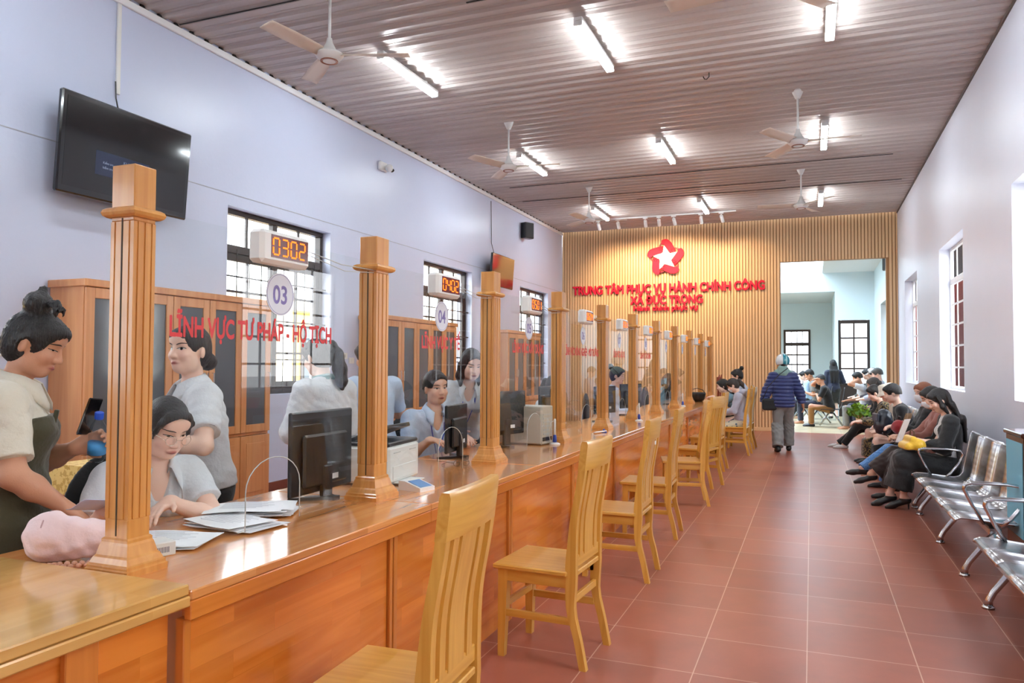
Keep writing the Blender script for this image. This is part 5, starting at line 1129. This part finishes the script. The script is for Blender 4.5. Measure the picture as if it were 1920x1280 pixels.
mesh_np('helmet', hv, hf, mat('helmet_paint', None, .18, coat=.6, vcol=True), p.root, cl)
p.hair('long', hair_m, .0, extra=p.chain([(0, -.09, -.02), (0, -.10, -.09)], [.05, .03]))
t = thing('shoulder_bag', 'black shoulder bag at the hip of the walking person', 'bag', (-.66, 13.62, .80), R_(12)); q = MB(); q.box(-.13, .13, -.05, .05, -.10, .10, .03); q.build('bag_body', blk, t, SM); q = MB(); q.tube([(-.12, -.01, .09), (-.05, -.115, .30), (.14, -.125, .52), (.28, -.06, .62)], .007, 6); q.build('strap', blk, t)
# --- waiting row on the right
BX = 1.265
def bench_sitter(label, y, top_m, hair, **kw):
    kw.setdefault('hz', .475); kw.setdefault('lean', -.10); return sitter(label, (kw.pop('x', BX), y, 0), kw.pop('deg', 90), top_m, hair, **kw)
p = Person('person', 'woman in black blazer and black skirt with a yellow handbag, nearest on the benches', (BX, 8.72, 0), R_(90), 1.60, hip=(0, 0, .475), lean=-.12, curve=.20, head=(.05, .45, 0), skin='p', det=.0065, an={-1: (-.07, .40, .125), 1: (.05, .52, .125)}, toe={-1: (0, 1, -.35), 1: (0, 1, -.35)}, wr={-1: (-.05, .24, .70), 1: (.03, .27, .70)}, hand={-1: ((.5, .8, -.2), (0, -.2, -1)), 1: ((-.5, .8, -.2), (0, -.2, -1))}, curl=(.8, .8))
p.body(); p.face(.3); p.top('blouse', cloth('white_lace', (.62, .62, .62, 1)), o=.006, sleeve=0, amp=.002); p.top('blazer', blk, o=.020, sleeve=1.9, hem=.14, neck='v', amp=.004, open_=(.085, .18, -.02)); p.skirt(blk, end=.72, wide=.03, amp=.006, high=.09)
p.hair('long', hair_m, .009, extra=p.longhair(.26, True)); p.shoes(shoe_bk, o=.007, name='high_heel_shoe')
for sd in (-1, 1): A = p.AN[sd]; MB().tube([A+V3(0, -.045, -.055), A+V3(0, -.045, -.12)], [.011, .005], 8).build('stiletto_heel', shoe_bk, p.root)
p = Person('person', 'woman in terracotta sweater and mask with crossed legs and sandals', (BX, 9.32, 0), R_(92), 1.6, hip=(0, 0, .475), lean=-.12, curve=.20, head=(.0, .38, 0), skin='f', det=.007, an={-1: (-.02, .48, .075), 1: (.0, .66, .26)}, kn={-1: (-.1, 1, .3), 1: (-.3, .8, .6)}, toe={-1: (0, 1, 0), 1: (0, 1, -.25)}, wr={-1: (-.04, .34, .66), 1: (.05, .36, .66)}, hand={-1: ((.3, .9, .2), (.6, 0, -.6)), 1: ((-.3, .9, .2), (-.6, 0, -.6))}, curl=(.9, .9))
p.body(); p.face(.4, lips=False); p.top('sweater', ter, sleeve=1.9, amp=.004); p.trousers(brn, o=.014, end=.86, flare=.045, amp=.006); p.mask(paper_m); p.hair('up', hair_m, .010, extra=p.chain([(0, -.09, -.02), (0, -.12, -.04)], [.035, .04])); p.shoes(shoe_bk, o=.005, name='sandal')
p = bench_sitter('woman with copper hair and mask in a black jacket, blue jeans crossed', 10.15, blk, 'bob', h=1.62, leg=jean, hm=hair_br, det=.008, head=(.5, .12, 0), fc=.7, hz=.48, skin='p', an={-1: (-.02, .46, .075), 1: (-.02, .70, .22)}, wr={-1: (-.02, .30, .74), 1: (.06, .32, .74)}, topname='jacket', shoe=shoe_bk); p.mask(paper_m)
p = bench_sitter('person with dark hair bent forward wearing a black backpack', 11.0, blk, 'short', h=1.62, lean=.22, leg=blk, det=.010, female=False, hz=.475, x=1.2)
p = bench_sitter('person in a cream bucket hat and beige top', 11.95, cloth('beige_top', srgb(196, 188, 172)), 'short', h=1.6, lean=.30, head=(0, .3, 0), leg=gtr, det=.009, x=1.27)
q = MB(); Mx = Matrix(p.HR.tolist()); q.lathe([(.150, -.015), (.152, -.008), (.112, .035), (.104, .06), (.094, .125), (.07, .137), (.0, .140)], (0, 0, 0), 28, Mx); q.v = [tuple(np.array(v)+p.hc) for v in q.v]; q.build('bucket_hat', cloth('cream_felt', srgb(226, 220, 204)), p.root, True)
p = bench_sitter('woman in a gold-flecked black blouse and long skirt leaning forward', 12.62, gold, 'bun', h=1.6, lean=.38, head=(0, .4, 0), leg=None, det=.009, x=1.20, wr={-1: (-.08, .50, .62), 1: (.08, .52, .62)}, shoe=shoe_bk)
p.skirt(gold, end=.85, wide=.02)
bench_sitter('person in black with grey hair and white sneakers behind the gold blouse', 14.75, blk, 'short', h=1.64, lean=.05, leg=blk, det=.011, hm=hair_gr, x=1.15, shoe=mat('white_leather', (.7, .7, .7, 1), .4), an={-1: (-.08, .62, .075), 1: (.1, .70, .075)}, female=False)
p = bench_sitter('person in a white cap seated just beyond the opening', 19.2, cloth('dark_plum', srgb(60, 52, 62)), 'short', h=1.70, leg=navy, det=.012, x=1.36, female=False, hz=.60)
q = MB(); q.lathe([(.098, .03), (.096, .07), (.075, .12), (.03, .14), (0, .142)], (0, 0, 0), 20, Matrix(p.HR.tolist())); q.v = [tuple(np.array(v)+p.hc) for v in q.v]; P = [[p.hl(x*.075, .085+.085*(1-x*x)*t, .04-.02*t) for t in (0, .5, 1)] for x in np.linspace(-1, 1, 9)]; q.grid([[tuple(a) for a in r] for r in P]); q.build('cap', cloth('white_cap', (.75, .75, .74, 1)), p.root, True)
bench_sitter('grey-haired person in a grey top at the right edge of the opening', 18.4, gry, 'short', h=1.70, leg=khk, det=.012, hm=hair_gr, x=1.40, female=False, hz=.60)
bench_sitter('bearded man leaning back in the far room beside the white cap', 20.1, cloth('dark_olive_top', srgb(70, 66, 54)), 'short', h=1.70, leg=navy, det=.012, x=1.30, female=False, hz=.58)
p = sitter('man in a white tee in the far room holding a hand to his ear', (1.16, 19.3, 0), 90, wht, 'short', h=1.70, hz=.52, sleeve=.6, leg=gtr, det=.012, female=False, lean=.1, wr={-1: (-.10, .16, 1.14), 1: (.16, .36, .66)}, skin='t', el={-1: (-.7, .5, -.8), 1: (.5, -.6, -.8)})
# --- far room
p = Person('person', 'woman with very long black hair standing in dark navy in the far room', (.56, 22.2, 0), R_(8), 1.60, lean=.02, head=(0, .1, 0), skin='p', det=.011, wr={1: (.16, .25, 1.0), -1: (-.22, .05, .80)}, fingers=False, an={-1: (-.07, 0, .13), 1: (.08, .02, .13)})
p.body(); p.top('jacket', navy, sleeve=1.9, hem=.14, o=.018); p.skirt(blk, end=.02, wide=.02); p.hair('long', hair_m, .014, extra=p.longhair(.34)); p.shoes(shoe_bk)
p = sitter('man in a black tee and khaki trousers resting his forehead on his hand', (.40, 19.75, 0), 88, blk, 'short', h=1.70, hz=.47, lean=.18, head=(-.25, .25, .3), leg=khk, sleeve=.75, det=.011, female=False, skin='t', shoe=shoe_bk, wr={1: (.02, .24, 1.16), -1: (-.02, .28, .78)}, fc=.5, el={1: (.5, .8, -.6), -1: (-.5, .2, -1)})
sitter('man behind the black tee with a hand over his face', (.15, 20.7, 0), 90, gtr, 'short', h=1.74, hz=.56, leg=navy, sleeve=.7, det=.012, female=False, skin='t', wr={1: (.0, .14, 1.16), -1: (-.1, .3, .8)})
sitter('person in a light blue shirt waiting by the far door, partly behind the walker', (-.28, 21.3, 0), 90, lbl, 'short', h=1.68, hz=.54, leg=navy, det=.013, female=False)
sitter('person in a pale blue checked top seated beyond the far chairs', (-.02, 22.6, 0), 92, cloth('pale_check', srgb(170, 196, 220)), 'short', h=1.66, hz=.54, leg=blk, det=.013)
# ------------------------------------------------------------------ things on and around the counter
def monitor(label, x, y, ang, h=.36, w=.54, z=CZ, hi=.09):
    t = thing('monitor', label, 'monitor', (x, y, z), ang, 'monitors on the counter')       # back toward local +X
    q = MB(); q.box(-.022, .0, -w/2, w/2, hi, hi+h, .006); q.box(0, .022, -w*.36, w*.36, hi+.03, hi+h*.72, .01); q.build('housing', black_pl, t, SM)
    MB().box(-.0235, -.0222, -w/2+.01, w/2-.01, hi+.02, hi+h-.01).build('screen', black_gl, t)
    q = MB(); q.box(.0, .03, -.035, .035, .012, hi+.12, .006); q.build('neck', black_pl, t, SM)
    q = MB(); q.prism([(-.10, -.13), (-.085, -.135), (.04, -.03), (.07, -.03), (.07, .03), (.04, .03), (-.085, .135), (-.10, .13), (-.01, 0)], .0, .014, 'z'); q.build('stand', black_pl, t)
    MB().box(.0222, .0226, .03, .09, hi+.05, hi+.075).build('label_sticker', paper_m, t); return t
monitor('black monitor on a v-shaped stand behind the arch of the 03 screen', -2.10, 2.93, R_(2), .37, .49, hi=.035)
monitor('black monitor on the counter before the smiling man', -2.20, 4.56, R_(8), .31, .43, hi=.045)
monitor('black monitor behind the 05 screen beside a beige computer', -2.16, 5.30, R_(-18), .33, .50)
monitor('monitor with dark green glare behind the 06 screen', -2.20, 6.55, R_(-8), .34, .50)
monitor('small black monitor behind the arch of the 07 screen', -2.12, 8.15, R_(-14), .30, .48)
monitor('small black monitor by the arch of the 08 screen', -2.10, 9.35, R_(-20), .30, .48)
monitor('small black monitor by the arch of the 10 screen', -2.10, 12.3, R_(-14), .30, .48)
def printer(label, x, y, rz, body, s=1.0):
    t = thing('printer', label, 'printer', (x, y, CZ), rz); q = MB(); q.box(-.19, .19, -.19, .19, .012, .20, .012); q.build('housing', body, t, SM)
    q = MB(); q.box(-.185, .185, -.185, .185, .2, .222, .006); q.build('lid', black_pl, t, SM); q = MB(); q.box(-.10, .16, -.16, .16, -.005, .018, .004, Matrix.Rotation(-.35, 3, 'Y')); q.v = [(a+.0, b_, c+.235) for a, b_, c in q.v]; q.build('paper_tray', black_pl, t, SM)
    q = MB(); q.box(.188, .194, -.15, .15, .03, .10, .003); q.build('front_door', body, t, SM); q = MB(); q.box(.191, .193, -.14, -.06, .165, .17); q.box(.191, .193, .06, .14, .165, .17); q.build('vent', grey_pl, t); q = MB(); q.box(.14, .26, -.11, .11, .006, .014, .003); q.build('cassette', white_pl, t)
printer('white laser printer with a black lid beside the second post', -2.18, 3.47, R_(6), white_pl)
t = thing('computer_case', 'beige desktop computer case behind the 05 screen', 'computer', (-2.12, 5.62, CZ), R_(-8)); q = MB(); q.box(-.20, .20, -.10, .10, .006, .30, .008); q.build('case', beige_pl, t, SM); q = MB()
for k in range(6): q.box(.2, .203, -.07, .07, .08+k*.03, .09+k*.03)
q.build('vent', grey_pl, t); q = MB(); q.box(.2, .2025, -.08, .08, .03, .06); q.build('port_plate', black_pl, t)
t = thing('card_reader', 'white wedge signature pad with a blue top beside the second post', 'card reader', (-1.82, 3.31, CZ), R_(-12)); q = MB(); q.prism([(-.07, 0), (.07, 0), (.07, .018), (-.03, .045), (-.07, .045)], -.055, .055, 'y'); q.build('housing', white_pl, t); q = MB(); q.prism([(-.02, .044), (.062, .0215), (.062, .0225), (-.02, .0455)], -.042, .042, 'y'); q.build('pad', mat('pad_blue', srgb(96, 140, 190), .4), t)
def desk_pen(label, x, y, rz, lying=False):
    t = thing('desk_pen', label, 'pen', (x, y, CZ), rz, 'blue and white counter pens')
    if lying:
        q = MB(); q.tube([(-.10, 0, .010), (-.06, 0, .012), (.06, 0, .013), (.10, 0, .016)], [.003, .0075, .0075, .006], 8); q.build('pen_body', white_pl, t, True); q = MB(); q.lathe([(.03, 0), (.03, .004), (.012, .012), (.010, .03), (.007, .032)], (.09, .02, 0), 16); q.build('holder', blue_pl, t, SM)
    else:
        q = MB(); q.lathe([(.042, 0), (.044, .006), (.03, .014), (.016, .018)], (0, 0, 0), 20); q.build('base', white_pl, t, True); q = MB(); q.lathe([(.017, .018), (.016, .05), (.012, .075)], (0, 0, 0), 14); q.build('holder', blue_pl, t, True); q = MB(); q.tube([(0, 0, .07), (0, 0, .19), (0, 0, .2)], [.010, .009, .006], 8); q.build('pen_body', white_pl, t, True)
        q = MB(); q.tube([(0, 0, .19), (-.03, -.01, .17), (-.045, -.02, .08), (-.03, -.02, .01), (-.01, 0, .012)], .0025, 5); q.build('cord', white_pl, t, True)
desk_pen('desk pen standing beside the fourth post', -1.87, 5.62, .3); desk_pen('desk pen lying on the counter before the 06 screen', -1.80, 6.72, R_(70), True); desk_pen('desk pen standing with a looped cord before the 07 screen', -1.80, 8.4, .8); desk_pen('desk pen standing before the 10 screen', -1.84, 11.75, .2); desk_pen('desk pen standing near the sixth post', -1.96, 8.95, .5)
# papers
def sheets(label, x, y, rz, n, w=.21, l=.297, z=CZ, jit=.02):
    t = thing('paper_stack', label, 'papers', (x, y, z), rz)
    for k in range(n):
        q = MB(); a, c_ = random.uniform(-.12, .12), random.uniform(-jit, jit); nx = 8; P = []
        for i in range(nx+1):
            u = i/nx-.5; P.append([(u*l*math.cos(a)-v*w*math.sin(a)+c_, u*l*math.sin(a)+v*w*math.cos(a)+c_, .002+k*.006+.006*math.sin(u*3+k)**2) for v in (-.5, .5)])
        q.grid(P); o = q.build('sheet', paper_m, t, False, .0012)
        if k == n-1:
            q = MB()
            for r in range(9): q.box(-l*.38, l*(.1+.25*((r*37) % 7)/7), -w*.36+r*w*.085, -w*.36+r*w*.085+.003, .0105+k*.006, .011+k*.006)
            q.build('print', mat('grey_print', (.45, .46, .52, 1), .7), t)
    return t
sheets('loose white forms in front of the seated woman, nearest the first post', -2.06, 2.0, R_(25), 3); sheets('white form fanned toward the arch of the 03 screen', -2.04, 2.30, R_(-10), 4); sheets('tall messy stack of white papers beside the first monitor', -2.14, 2.50, R_(30), 6, jit=.03)
t = thing('document', 'folded pale form held up in the seated woman’s right hand'.replace('’s', ''), 'papers', (-2.29, 1.93, .955), R_(-20)); q = MB(); q.grid([[(x, y, .03*math.sin(x*14)+.02*abs(y)*8) for y in (-.09, 0, .09)] for x in np.linspace(-.1, .1, 8)]); q.build('sheet', mat('blue_paper', (.66, .70, .90, 1), .7), t, True, .0015)
t = thing('carton', 'small flat white box with barcode leaning by the first post', 'box', (-1.985, 1.83, CZ), R_(70)); q = MB(); q.box(-.075, .075, -.045, .045, 0, .045, .003); q.build('box_body', white_pl, t, SM); q = MB()
for k in range(9): q.box(.01+k*.005, .0125+k*.005, -.0456, -.0452, .012, .03)
q.build('barcode', ink_m, t)
pk = cloth('pink_canvas', srgb(240, 212, 212))
t = thing('pouch_bag', 'pink soft bag lying on the counter beside the first post', 'bag', (-2.14, 1.715, CZ), R_(32))
bv, bf = surfnet(lambda P: smax(union([cone((-.085, 0, .075), (.10, .0, .062), .072, .054), [ell((-.09, 0, .075), (.045, .088, .075)), .03]], P)+folds(P, .004, 1.3), -P[:, 2]-F32(.0), F32(.01)), V3(-.22, -.16, -.02), V3(.24, .16, .2), .006); mesh_np('bag_body', bv, bf, pk, t)
q = MB(); q.tube([(-.085+.0, .083*math.cos(a), .075+.078*math.sin(a)) for a in np.linspace(.2, 2.9, 14)], .003, 5); q.build('seam', mat('pink_seam', srgb(190, 150, 150), .7), t)
q = MB(); pts = [(.12, -.05, .05), (.10, -.10, .012), (.02, -.125, .010), (-.06, -.12, .010), (-.075, -.105, .010), (-.02, -.098, .012), (.06, -.09, .012), (.12, -.06, .012)]
for i in range(len(pts)-1):
    for u in (0, .25, .5, .75): p_ = Vector(pts[i]).lerp(Vector(pts[i+1]), u); q.lathe([(0, -.009), (.007, -.006), (.0095, 0), (.007, .006), (0, .009)], p_, 8, Matrix.Rotation(1.3, 3, 'Y'))
q.build('beaded_strap', mat('bead', srgb(206, 150, 120), .3), t, True)
# things in hands
pet = mat('bottle_label', srgb(70, 150, 210), .4)
t = thing('water_bottle', 'small clear water bottle with blue cap held by the woman in olive dress', 'bottle', (-2.61, 2.155, 1.07), 0); t.rotation_euler = (.15, .25, 0)
q = MB(); q.lathe([(.028, 0), (.033, .01), (.033, .05), (.031, .055), (.033, .06), (.033, .115), (.026, .145), (.014, .165), (.014, .175)], (0, 0, 0), 24); q.build('bottle_body', clear_pl, t, True)
q = MB(); q.lathe([(.0335, .03), (.0335, .075)], (0, 0, 0), 24); q.build('label_band', pet, t, True); q = MB(); q.lathe([(.016, .172), (.0165, .176), (.0165, .195), (.015, .198)], (0, 0, 0), 18); q.build('cap', mat('cap_blue', srgb(26, 80, 200), .4), t, SM)
t = thing('phone', 'dark phone held upright behind the water bottle', 'phone', (-2.64, 2.12, 1.17), R_(40)); t.rotation_euler = (.3, .1, 1.75); q = MB(); q.box(-.036, .036, -.004, .004, 0, .15, .004); q.build('case', black_gl, t, SM); MB().box(-.033, .033, .0042, .0046, .006, .144).build('screen', tv_scr, t)
yl = cloth('yellow_leather', srgb(226, 178, 40), .4)
t = thing('handbag', 'yellow handbag on the lap of the woman in the black blazer', 'bag', (.93, 8.66, .615), R_(10)); bv, bf = surfnet(lambda P: smax(union([cone((-.04, -.10, .03), (-.04, .10, .03), .045, .045), cone((.05, -.11, .05), (.05, .11, .05), .065, .065), cone((.0, -.1, .11), (.0, .1, .11), .03, .03)], P, 0, .04), -P[:, 2], F32(.01)), V3(-.18, -.25, -.03), V3(.2, .25, .2), .007); mesh_np('bag_body', bv, bf, yl, t)
q = MB(); q.tube([(.02, -.07, .125), (.02, -.06, .18), (.02, 0, .20), (.02, .06, .18), (.02, .07, .125)], .006, 6); q.build('handle', mat('brown_leather', srgb(90, 60, 34), .5), t, True)
t = thing('document_folder', 'clear plastic folder of papers upright on the lap of the terracotta sweater', 'folder', (.86, 9.12, .62), 0); t.rotation_euler = (R_(-6), R_(22), R_(8)); MB().box(-.004, .004, -.13, .13, 0, .36).build('sleeve', clear_pl, t); MB().box(-.002, .002, -.105, .105, .02, .29).build('sheet', paper_m, t)
t = thing('phone', 'black phone in the hands of the woman in terracotta sweater', 'phone', (.79, 9.36, .675), 0); t.rotation_euler = (0, .6, 0); q = MB(); q.box(-.07, .07, -.035, .035, -.004, .004, .003); q.build('case', black_gl, t, SM); MB().box(-.066, .066, -.032, .032, .0041, .0045).build('screen', tv_scr, t)
t = thing('backpack', 'black leather backpack beside the person bent forward', 'bag', (.86, 10.72, .60), R_(15)); bv, bf = surfnet(lambda P: union([ell((0, 0, .15), (.10, .14, .17)), [ell((-.06, 0, .09), (.06, .10, .09)), .03]], P)+folds(P, .004), V3(-.2, -.2, -.06), V3(.2, .2, .4), .008); mesh_np('bag_body', bv, bf, mat('navy_leather', (.018, .025, .04, 1), .35), t)
q = MB(); q.box(-.115, -.09, -.10, .10, .16, .26, .01); q.build('flap', mat('slate_leather', (.06, .08, .11, 1), .4), t, SM); q = MB(); q.tube([(0, -.05, .31), (0, -.03, .36), (0, .03, .36), (0, .05, .31)], .007, 6); q.build('top_handle', black_pl, t, True)
t = thing('red_bag', 'red bag on the lap of the woman with copper hair', 'bag', (.98, 10.12, .64), .2); bv, bf = surfnet(lambda P: union([ell((0, 0, .09), (.09, .13, .09))], P)+folds(P, .004), V3(-.2, -.2, -.03), V3(.2, .2, .25), .009); mesh_np('bag_body', bv, bf, red_c, t); q = MB(); q.tube([(0, -.06, .16), (0, -.04, .22), (0, .04, .22), (0, .06, .16)], .006, 6); q.build('handle', black_pl, t, True)
gm = [mat('leaf_green_%d' % i, c_, .5) for i, c_ in enumerate([srgb(120, 160, 40), srgb(150, 190, 60), srgb(84, 128, 34)])]
t = thing('greens_bundle', 'bundle of bright leafy greens on a lap far along the benches', 'vegetables', (.72, 13.75, .60), 0); q = MB()
for i in range(170):
    th, ph, r = random.uniform(0, 2*pi), random.uniform(0, 1.5), random.uniform(.10, .20); c_ = Vector((r*math.cos(th)*math.cos(ph), r*1.2*math.sin(th)*math.cos(ph), .04+r*math.sin(ph))); M3 = Euler((random.uniform(-1.2, 1.2), random.uniform(-1.2, 1.2), random.uniform(0, 6))).to_matrix(); q.cur = i % 3; s = random.uniform(.03, .055); q.add([tuple(c_+M3 @ Vector(v)*s) for v in ((-1, 0, 0), (-.3, .5, .1), (.6, .4, .15), (1, 0, 0), (.6, -.4, .15), (-.3, -.5, .1), (0, 0, .22))], [(0, 6, 1), (1, 6, 2), (2, 6, 3), (3, 6, 4), (4, 6, 5), (5, 6, 0)])
lv = q.build('leaves', gm, t); lv['kind'] = 'stuff'
q = MB()
for i in range(14): a = random.uniform(0, 6.28); q.tube([(.02*math.cos(a), .03*math.sin(a), .0), (.10*math.cos(a), .12*math.sin(a), .08)], .005, 5)
q.build('stems', gm[0], t)
# right-hand side: mahogany cabinet with a pink basket, black handbag on the counter end
t = thing('mahogany_cabinet', 'dark mahogany cabinet between the benches with a blue poster on its side', 'cabinet', (1.50, 6.18, 0)); q = MB(); q.box(-.19, .19, -.24, .24, .03, .98, .004); q.build('carcass', mahog, t, SM); q = MB(); q.box(-.205, .205, -.255, .255, .98, 1.01, .006); q.build('top', mahog, t, SM)
q = MB(); q.box(-.17, .17, -.2455, -.24, .42, .95, .003); d_ = q.build('door', mahog, t, SM); MB().box(-.194, -.1905, -.22, .22, .30, .94).build('poster', mat('poster_blue', srgb(120, 190, 214), .5), t); q = MB(); q.lathe([(0, .0), (.022, .0), (.024, .05), (.012, .09), (.0, .10)], (-.10, -.243, .70), 14); q.build('sticker', mat('sticker_blue', srgb(150, 160, 214), .4), d_, True)
for sx in (-.16, .16):
    for sy in (-.2, .2): MB().box(sx-.02, sx+.02, sy-.02, sy+.02, 0, .03).build('foot', mahog, t)
t = thing('basket', 'pink plastic basket on top of the mahogany cabinet', 'basket', (1.46, 6.08, 1.01)); q = MB(); q.lathe([(.0, .002), (.075, .002), (.10, .09), (.105, .095), (.108, .09), (.08, 0)][::-1], (0, 0, 0), 24); q.build('bowl', mat('pink_plastic', srgb(236, 120, 150), .4), t, SM); q = MB(); q.tube([(.106*math.cos(a), .106*math.sin(a), .094) for a in np.linspace(0, 2*pi, 25)[:-1]], .005, 6, closed=True); q.build('rim', mat('pink_plastic'), t, True)
t = thing('handbag', 'black bucket handbag standing on the far end of the counter', 'bag', (-1.86, 13.45, CZ), .2); q = MB(); q.lathe([(.09, 0), (.13, .05), (.15, .13), (.145, .16), (.13, .155)], (0, 0, 0), 24); q.build('bag_body', mat('black_bag', (.012, .012, .012, 1), .4), t, True); q = MB(); q.tube([(-.13, .0, .15), (-.10, 0, .20), (0, 0, .23), (.10, 0, .20), (.13, 0, .15)], .006, 6); q.build('handle', black_pl, t, True)
q = MB(); M = Matrix(((.0, 0, 1, .147), (1, 0, 0, 0), (0, 1, 0, .075), (0, 0, 0, 1)))
for r in range(3): q.box(.140, .146, -.05, .05, .06+r*.022, .068+r*.022)
q.build('lettering', mat('bag_print', (.55, .5, .42, 1), .5), t)
t = thing('eyeglasses', 'pair of spectacles left on the counter before the 04 screen', 'glasses', (-1.98, 4.16, CZ), R_(60))
for s in (-1, 1):
    q = MB(); q.tube([(s*.034+.024*math.cos(a), 0, .022+.018*math.sin(a)) for a in np.linspace(0, 2*pi, 18)[:-1]], .0016, 5, closed=True); q.build('rim', black_pl, t, True); q = MB(); q.tube([(s*.058, 0, .026), (s*.062, .07, .024), (s*.058, .13, .004)], .0018, 5); q.build('temple_arm', black_pl, t, True)
# staff side furniture
t = thing('side_table', 'small table with a gold cloth behind the woman in olive dress', 'table', (-4.45, 4.0, 0)); q = MB(); q.box(-.45, .45, -.3, .3, .70, .74, .006); q.build('tabletop', cab_w, t, SM)
for sx in (-.4, .4):
    for sy in (-.25, .25): MB().box(sx-.025, sx+.025, sy-.025, sy+.025, 0, .70, .003).build('leg', cab_w, t)
q = MB(); q.box(-.46, .46, -.31, .31, .741, .75, .003); q.box(-.46, .46, -.316, -.31, .55, .75); q.build('gold_cloth', cloth('gold_brocade', srgb(206, 158, 56), .5, pattern=('noise', srgb(236, 200, 110), 30, .5)), t)
def office_chair(label, x, y, rz):
    t = thing('office_chair', label, 'chair', (x, y, 0), rz, 'black office chairs on the staff side')
    bv, bf = surfnet(lambda P: union([ell((0, 0, .47), (.235, .235, .05)), ], P), V3(-.3, -.3, .38), V3(.3, .3, .56), .012); mesh_np('seat', bv, bf, blk, t); bv, bf = surfnet(lambda P: union([ell((-.24, 0, .80), (.05, .21, .26))], P), V3(-.34, -.3, .5), V3(-.1, .3, 1.1), .012); mesh_np('backrest', bv, bf, blk, t)
    q = MB(); q.tube([(0, 0, .06), (0, 0, .42)], .025, 10); q.build('column', chrome, t, True); q = MB(); q.tube([(-.05, 0, .43), (-.22, 0, .46), (-.27, 0, .62)], .018, 8); q.build('back_stem', black_pl, t, True)
    for k in range(5): a = k*2*pi/5; q = MB(); q.tube([(0, 0, .09), (.27*math.cos(a), .27*math.sin(a), .06)], [.024, .016], 8); q.lathe([(.024, 0), (.026, .02), (.02, .045)], (.27*math.cos(a), .27*math.sin(a), 0), 12); q.build('leg', black_pl, t, True)
    return t
o_ = office_chair('black office chair of the seated woman in glasses', -2.66, 2.40, R_(-18)); dup(o_, (-2.80, 5.15, 0), R_(-38), 'black office chair of the smiling man'); dup(o_, (-2.82, 7.86, 0), R_(-10), 'black office chair behind the 06 screen'); dup(o_, (-2.74, 10.38, 0), R_(10), 'black office chair behind the 08 screen'); dup(o_, (-2.70, 14.22, 0), R_(-5), 'black office chair behind the 10 screen'); dup(o_, (-3.2, 6.75, 0), R_(30), 'empty black office chair behind the 06 monitor')
t = thing('carved_chair', 'reddish wooden carved chair back past the last post', 'chair', (-2.05, 16.6, 0), R_(180)); rw = wood('red_wood', srgb(120, 40, 20), srgb(150, 60, 30), 'z', .6)
q = MB(); q.box(-.22, .22, -.22, .22, .42, .46, .006); q.build('seat', rw, t, SM); q = MB(); q.box(-.225, -.19, -.2, .2, .95, 1.22, .004); q.box(-.215, -.2, -.05, .05, .46, .95); q.build('backrest', rw, t, SM)
for sy in (-1, 1):
    q = MB(); q.tube([(-.20, sy*.20, 0), (-.20, sy*.2, .46), (-.235, sy*.2, 1.2), (-.25, sy*.215, 1.27)], [.02, .022, .02, .012], 8); q.build('rear_leg', rw, t, True); q = MB(); q.tube([(.19, sy*.19, 0), (.19, sy*.19, .42)], .02, 8); q.build('front_leg', rw, t, True)
def shell_chair(label, x, y, rz, first=[]):
    if first: return dup(first[0], (x, y, 0), rz, label)
    t = thing('plastic_chair', label, 'chair', (x, y, 0), rz, 'black shell chairs in the far room'); first.append(t); prof = [(.24, .40), (.22, .43), (.0, .42), (-.18, .43), (-.23, .50), (-.27, .70), (-.30, .92), (-.305, .95)]
    q = MB(); q.grid([[(x_, v*.22*(1-.12*max(0, z_-.6)*2), z_) for v in (-1, -.5, 0, .5, 1)] for x_, z_ in prof]); q.build('seat_shell', black_pl, t, True, .012); q = MB(); q.box(-.03, .03, -.26, .26, .33, .38, .006); q.build('beam', black_pl, t, SM)
    for s in (-1, 1): q = MB(); q.tube([(s*.26, -.16, .02), (s*.05, -.16, .33)], .022, 8); q.build('leg', chrome, t, True)
    return t
for i, (x, y, l) in enumerate([(.44, 19.75, 'black shell chair of the man resting his forehead'), (.19, 20.7, 'black shell chair of the man hiding his face'), (-.24, 21.3, 'black shell chair of the person in light blue'), (.02, 22.6, 'black shell chair of the person in the checked top'), (1.20, 19.3, 'black shell chair of the man in the white tee'), (1.40, 19.2, 'black shell chair under the white-capped person'), (1.38, 18.4, 'black shell chair under the grey-haired person')]): shell_chair(l, x, y, R_(180))
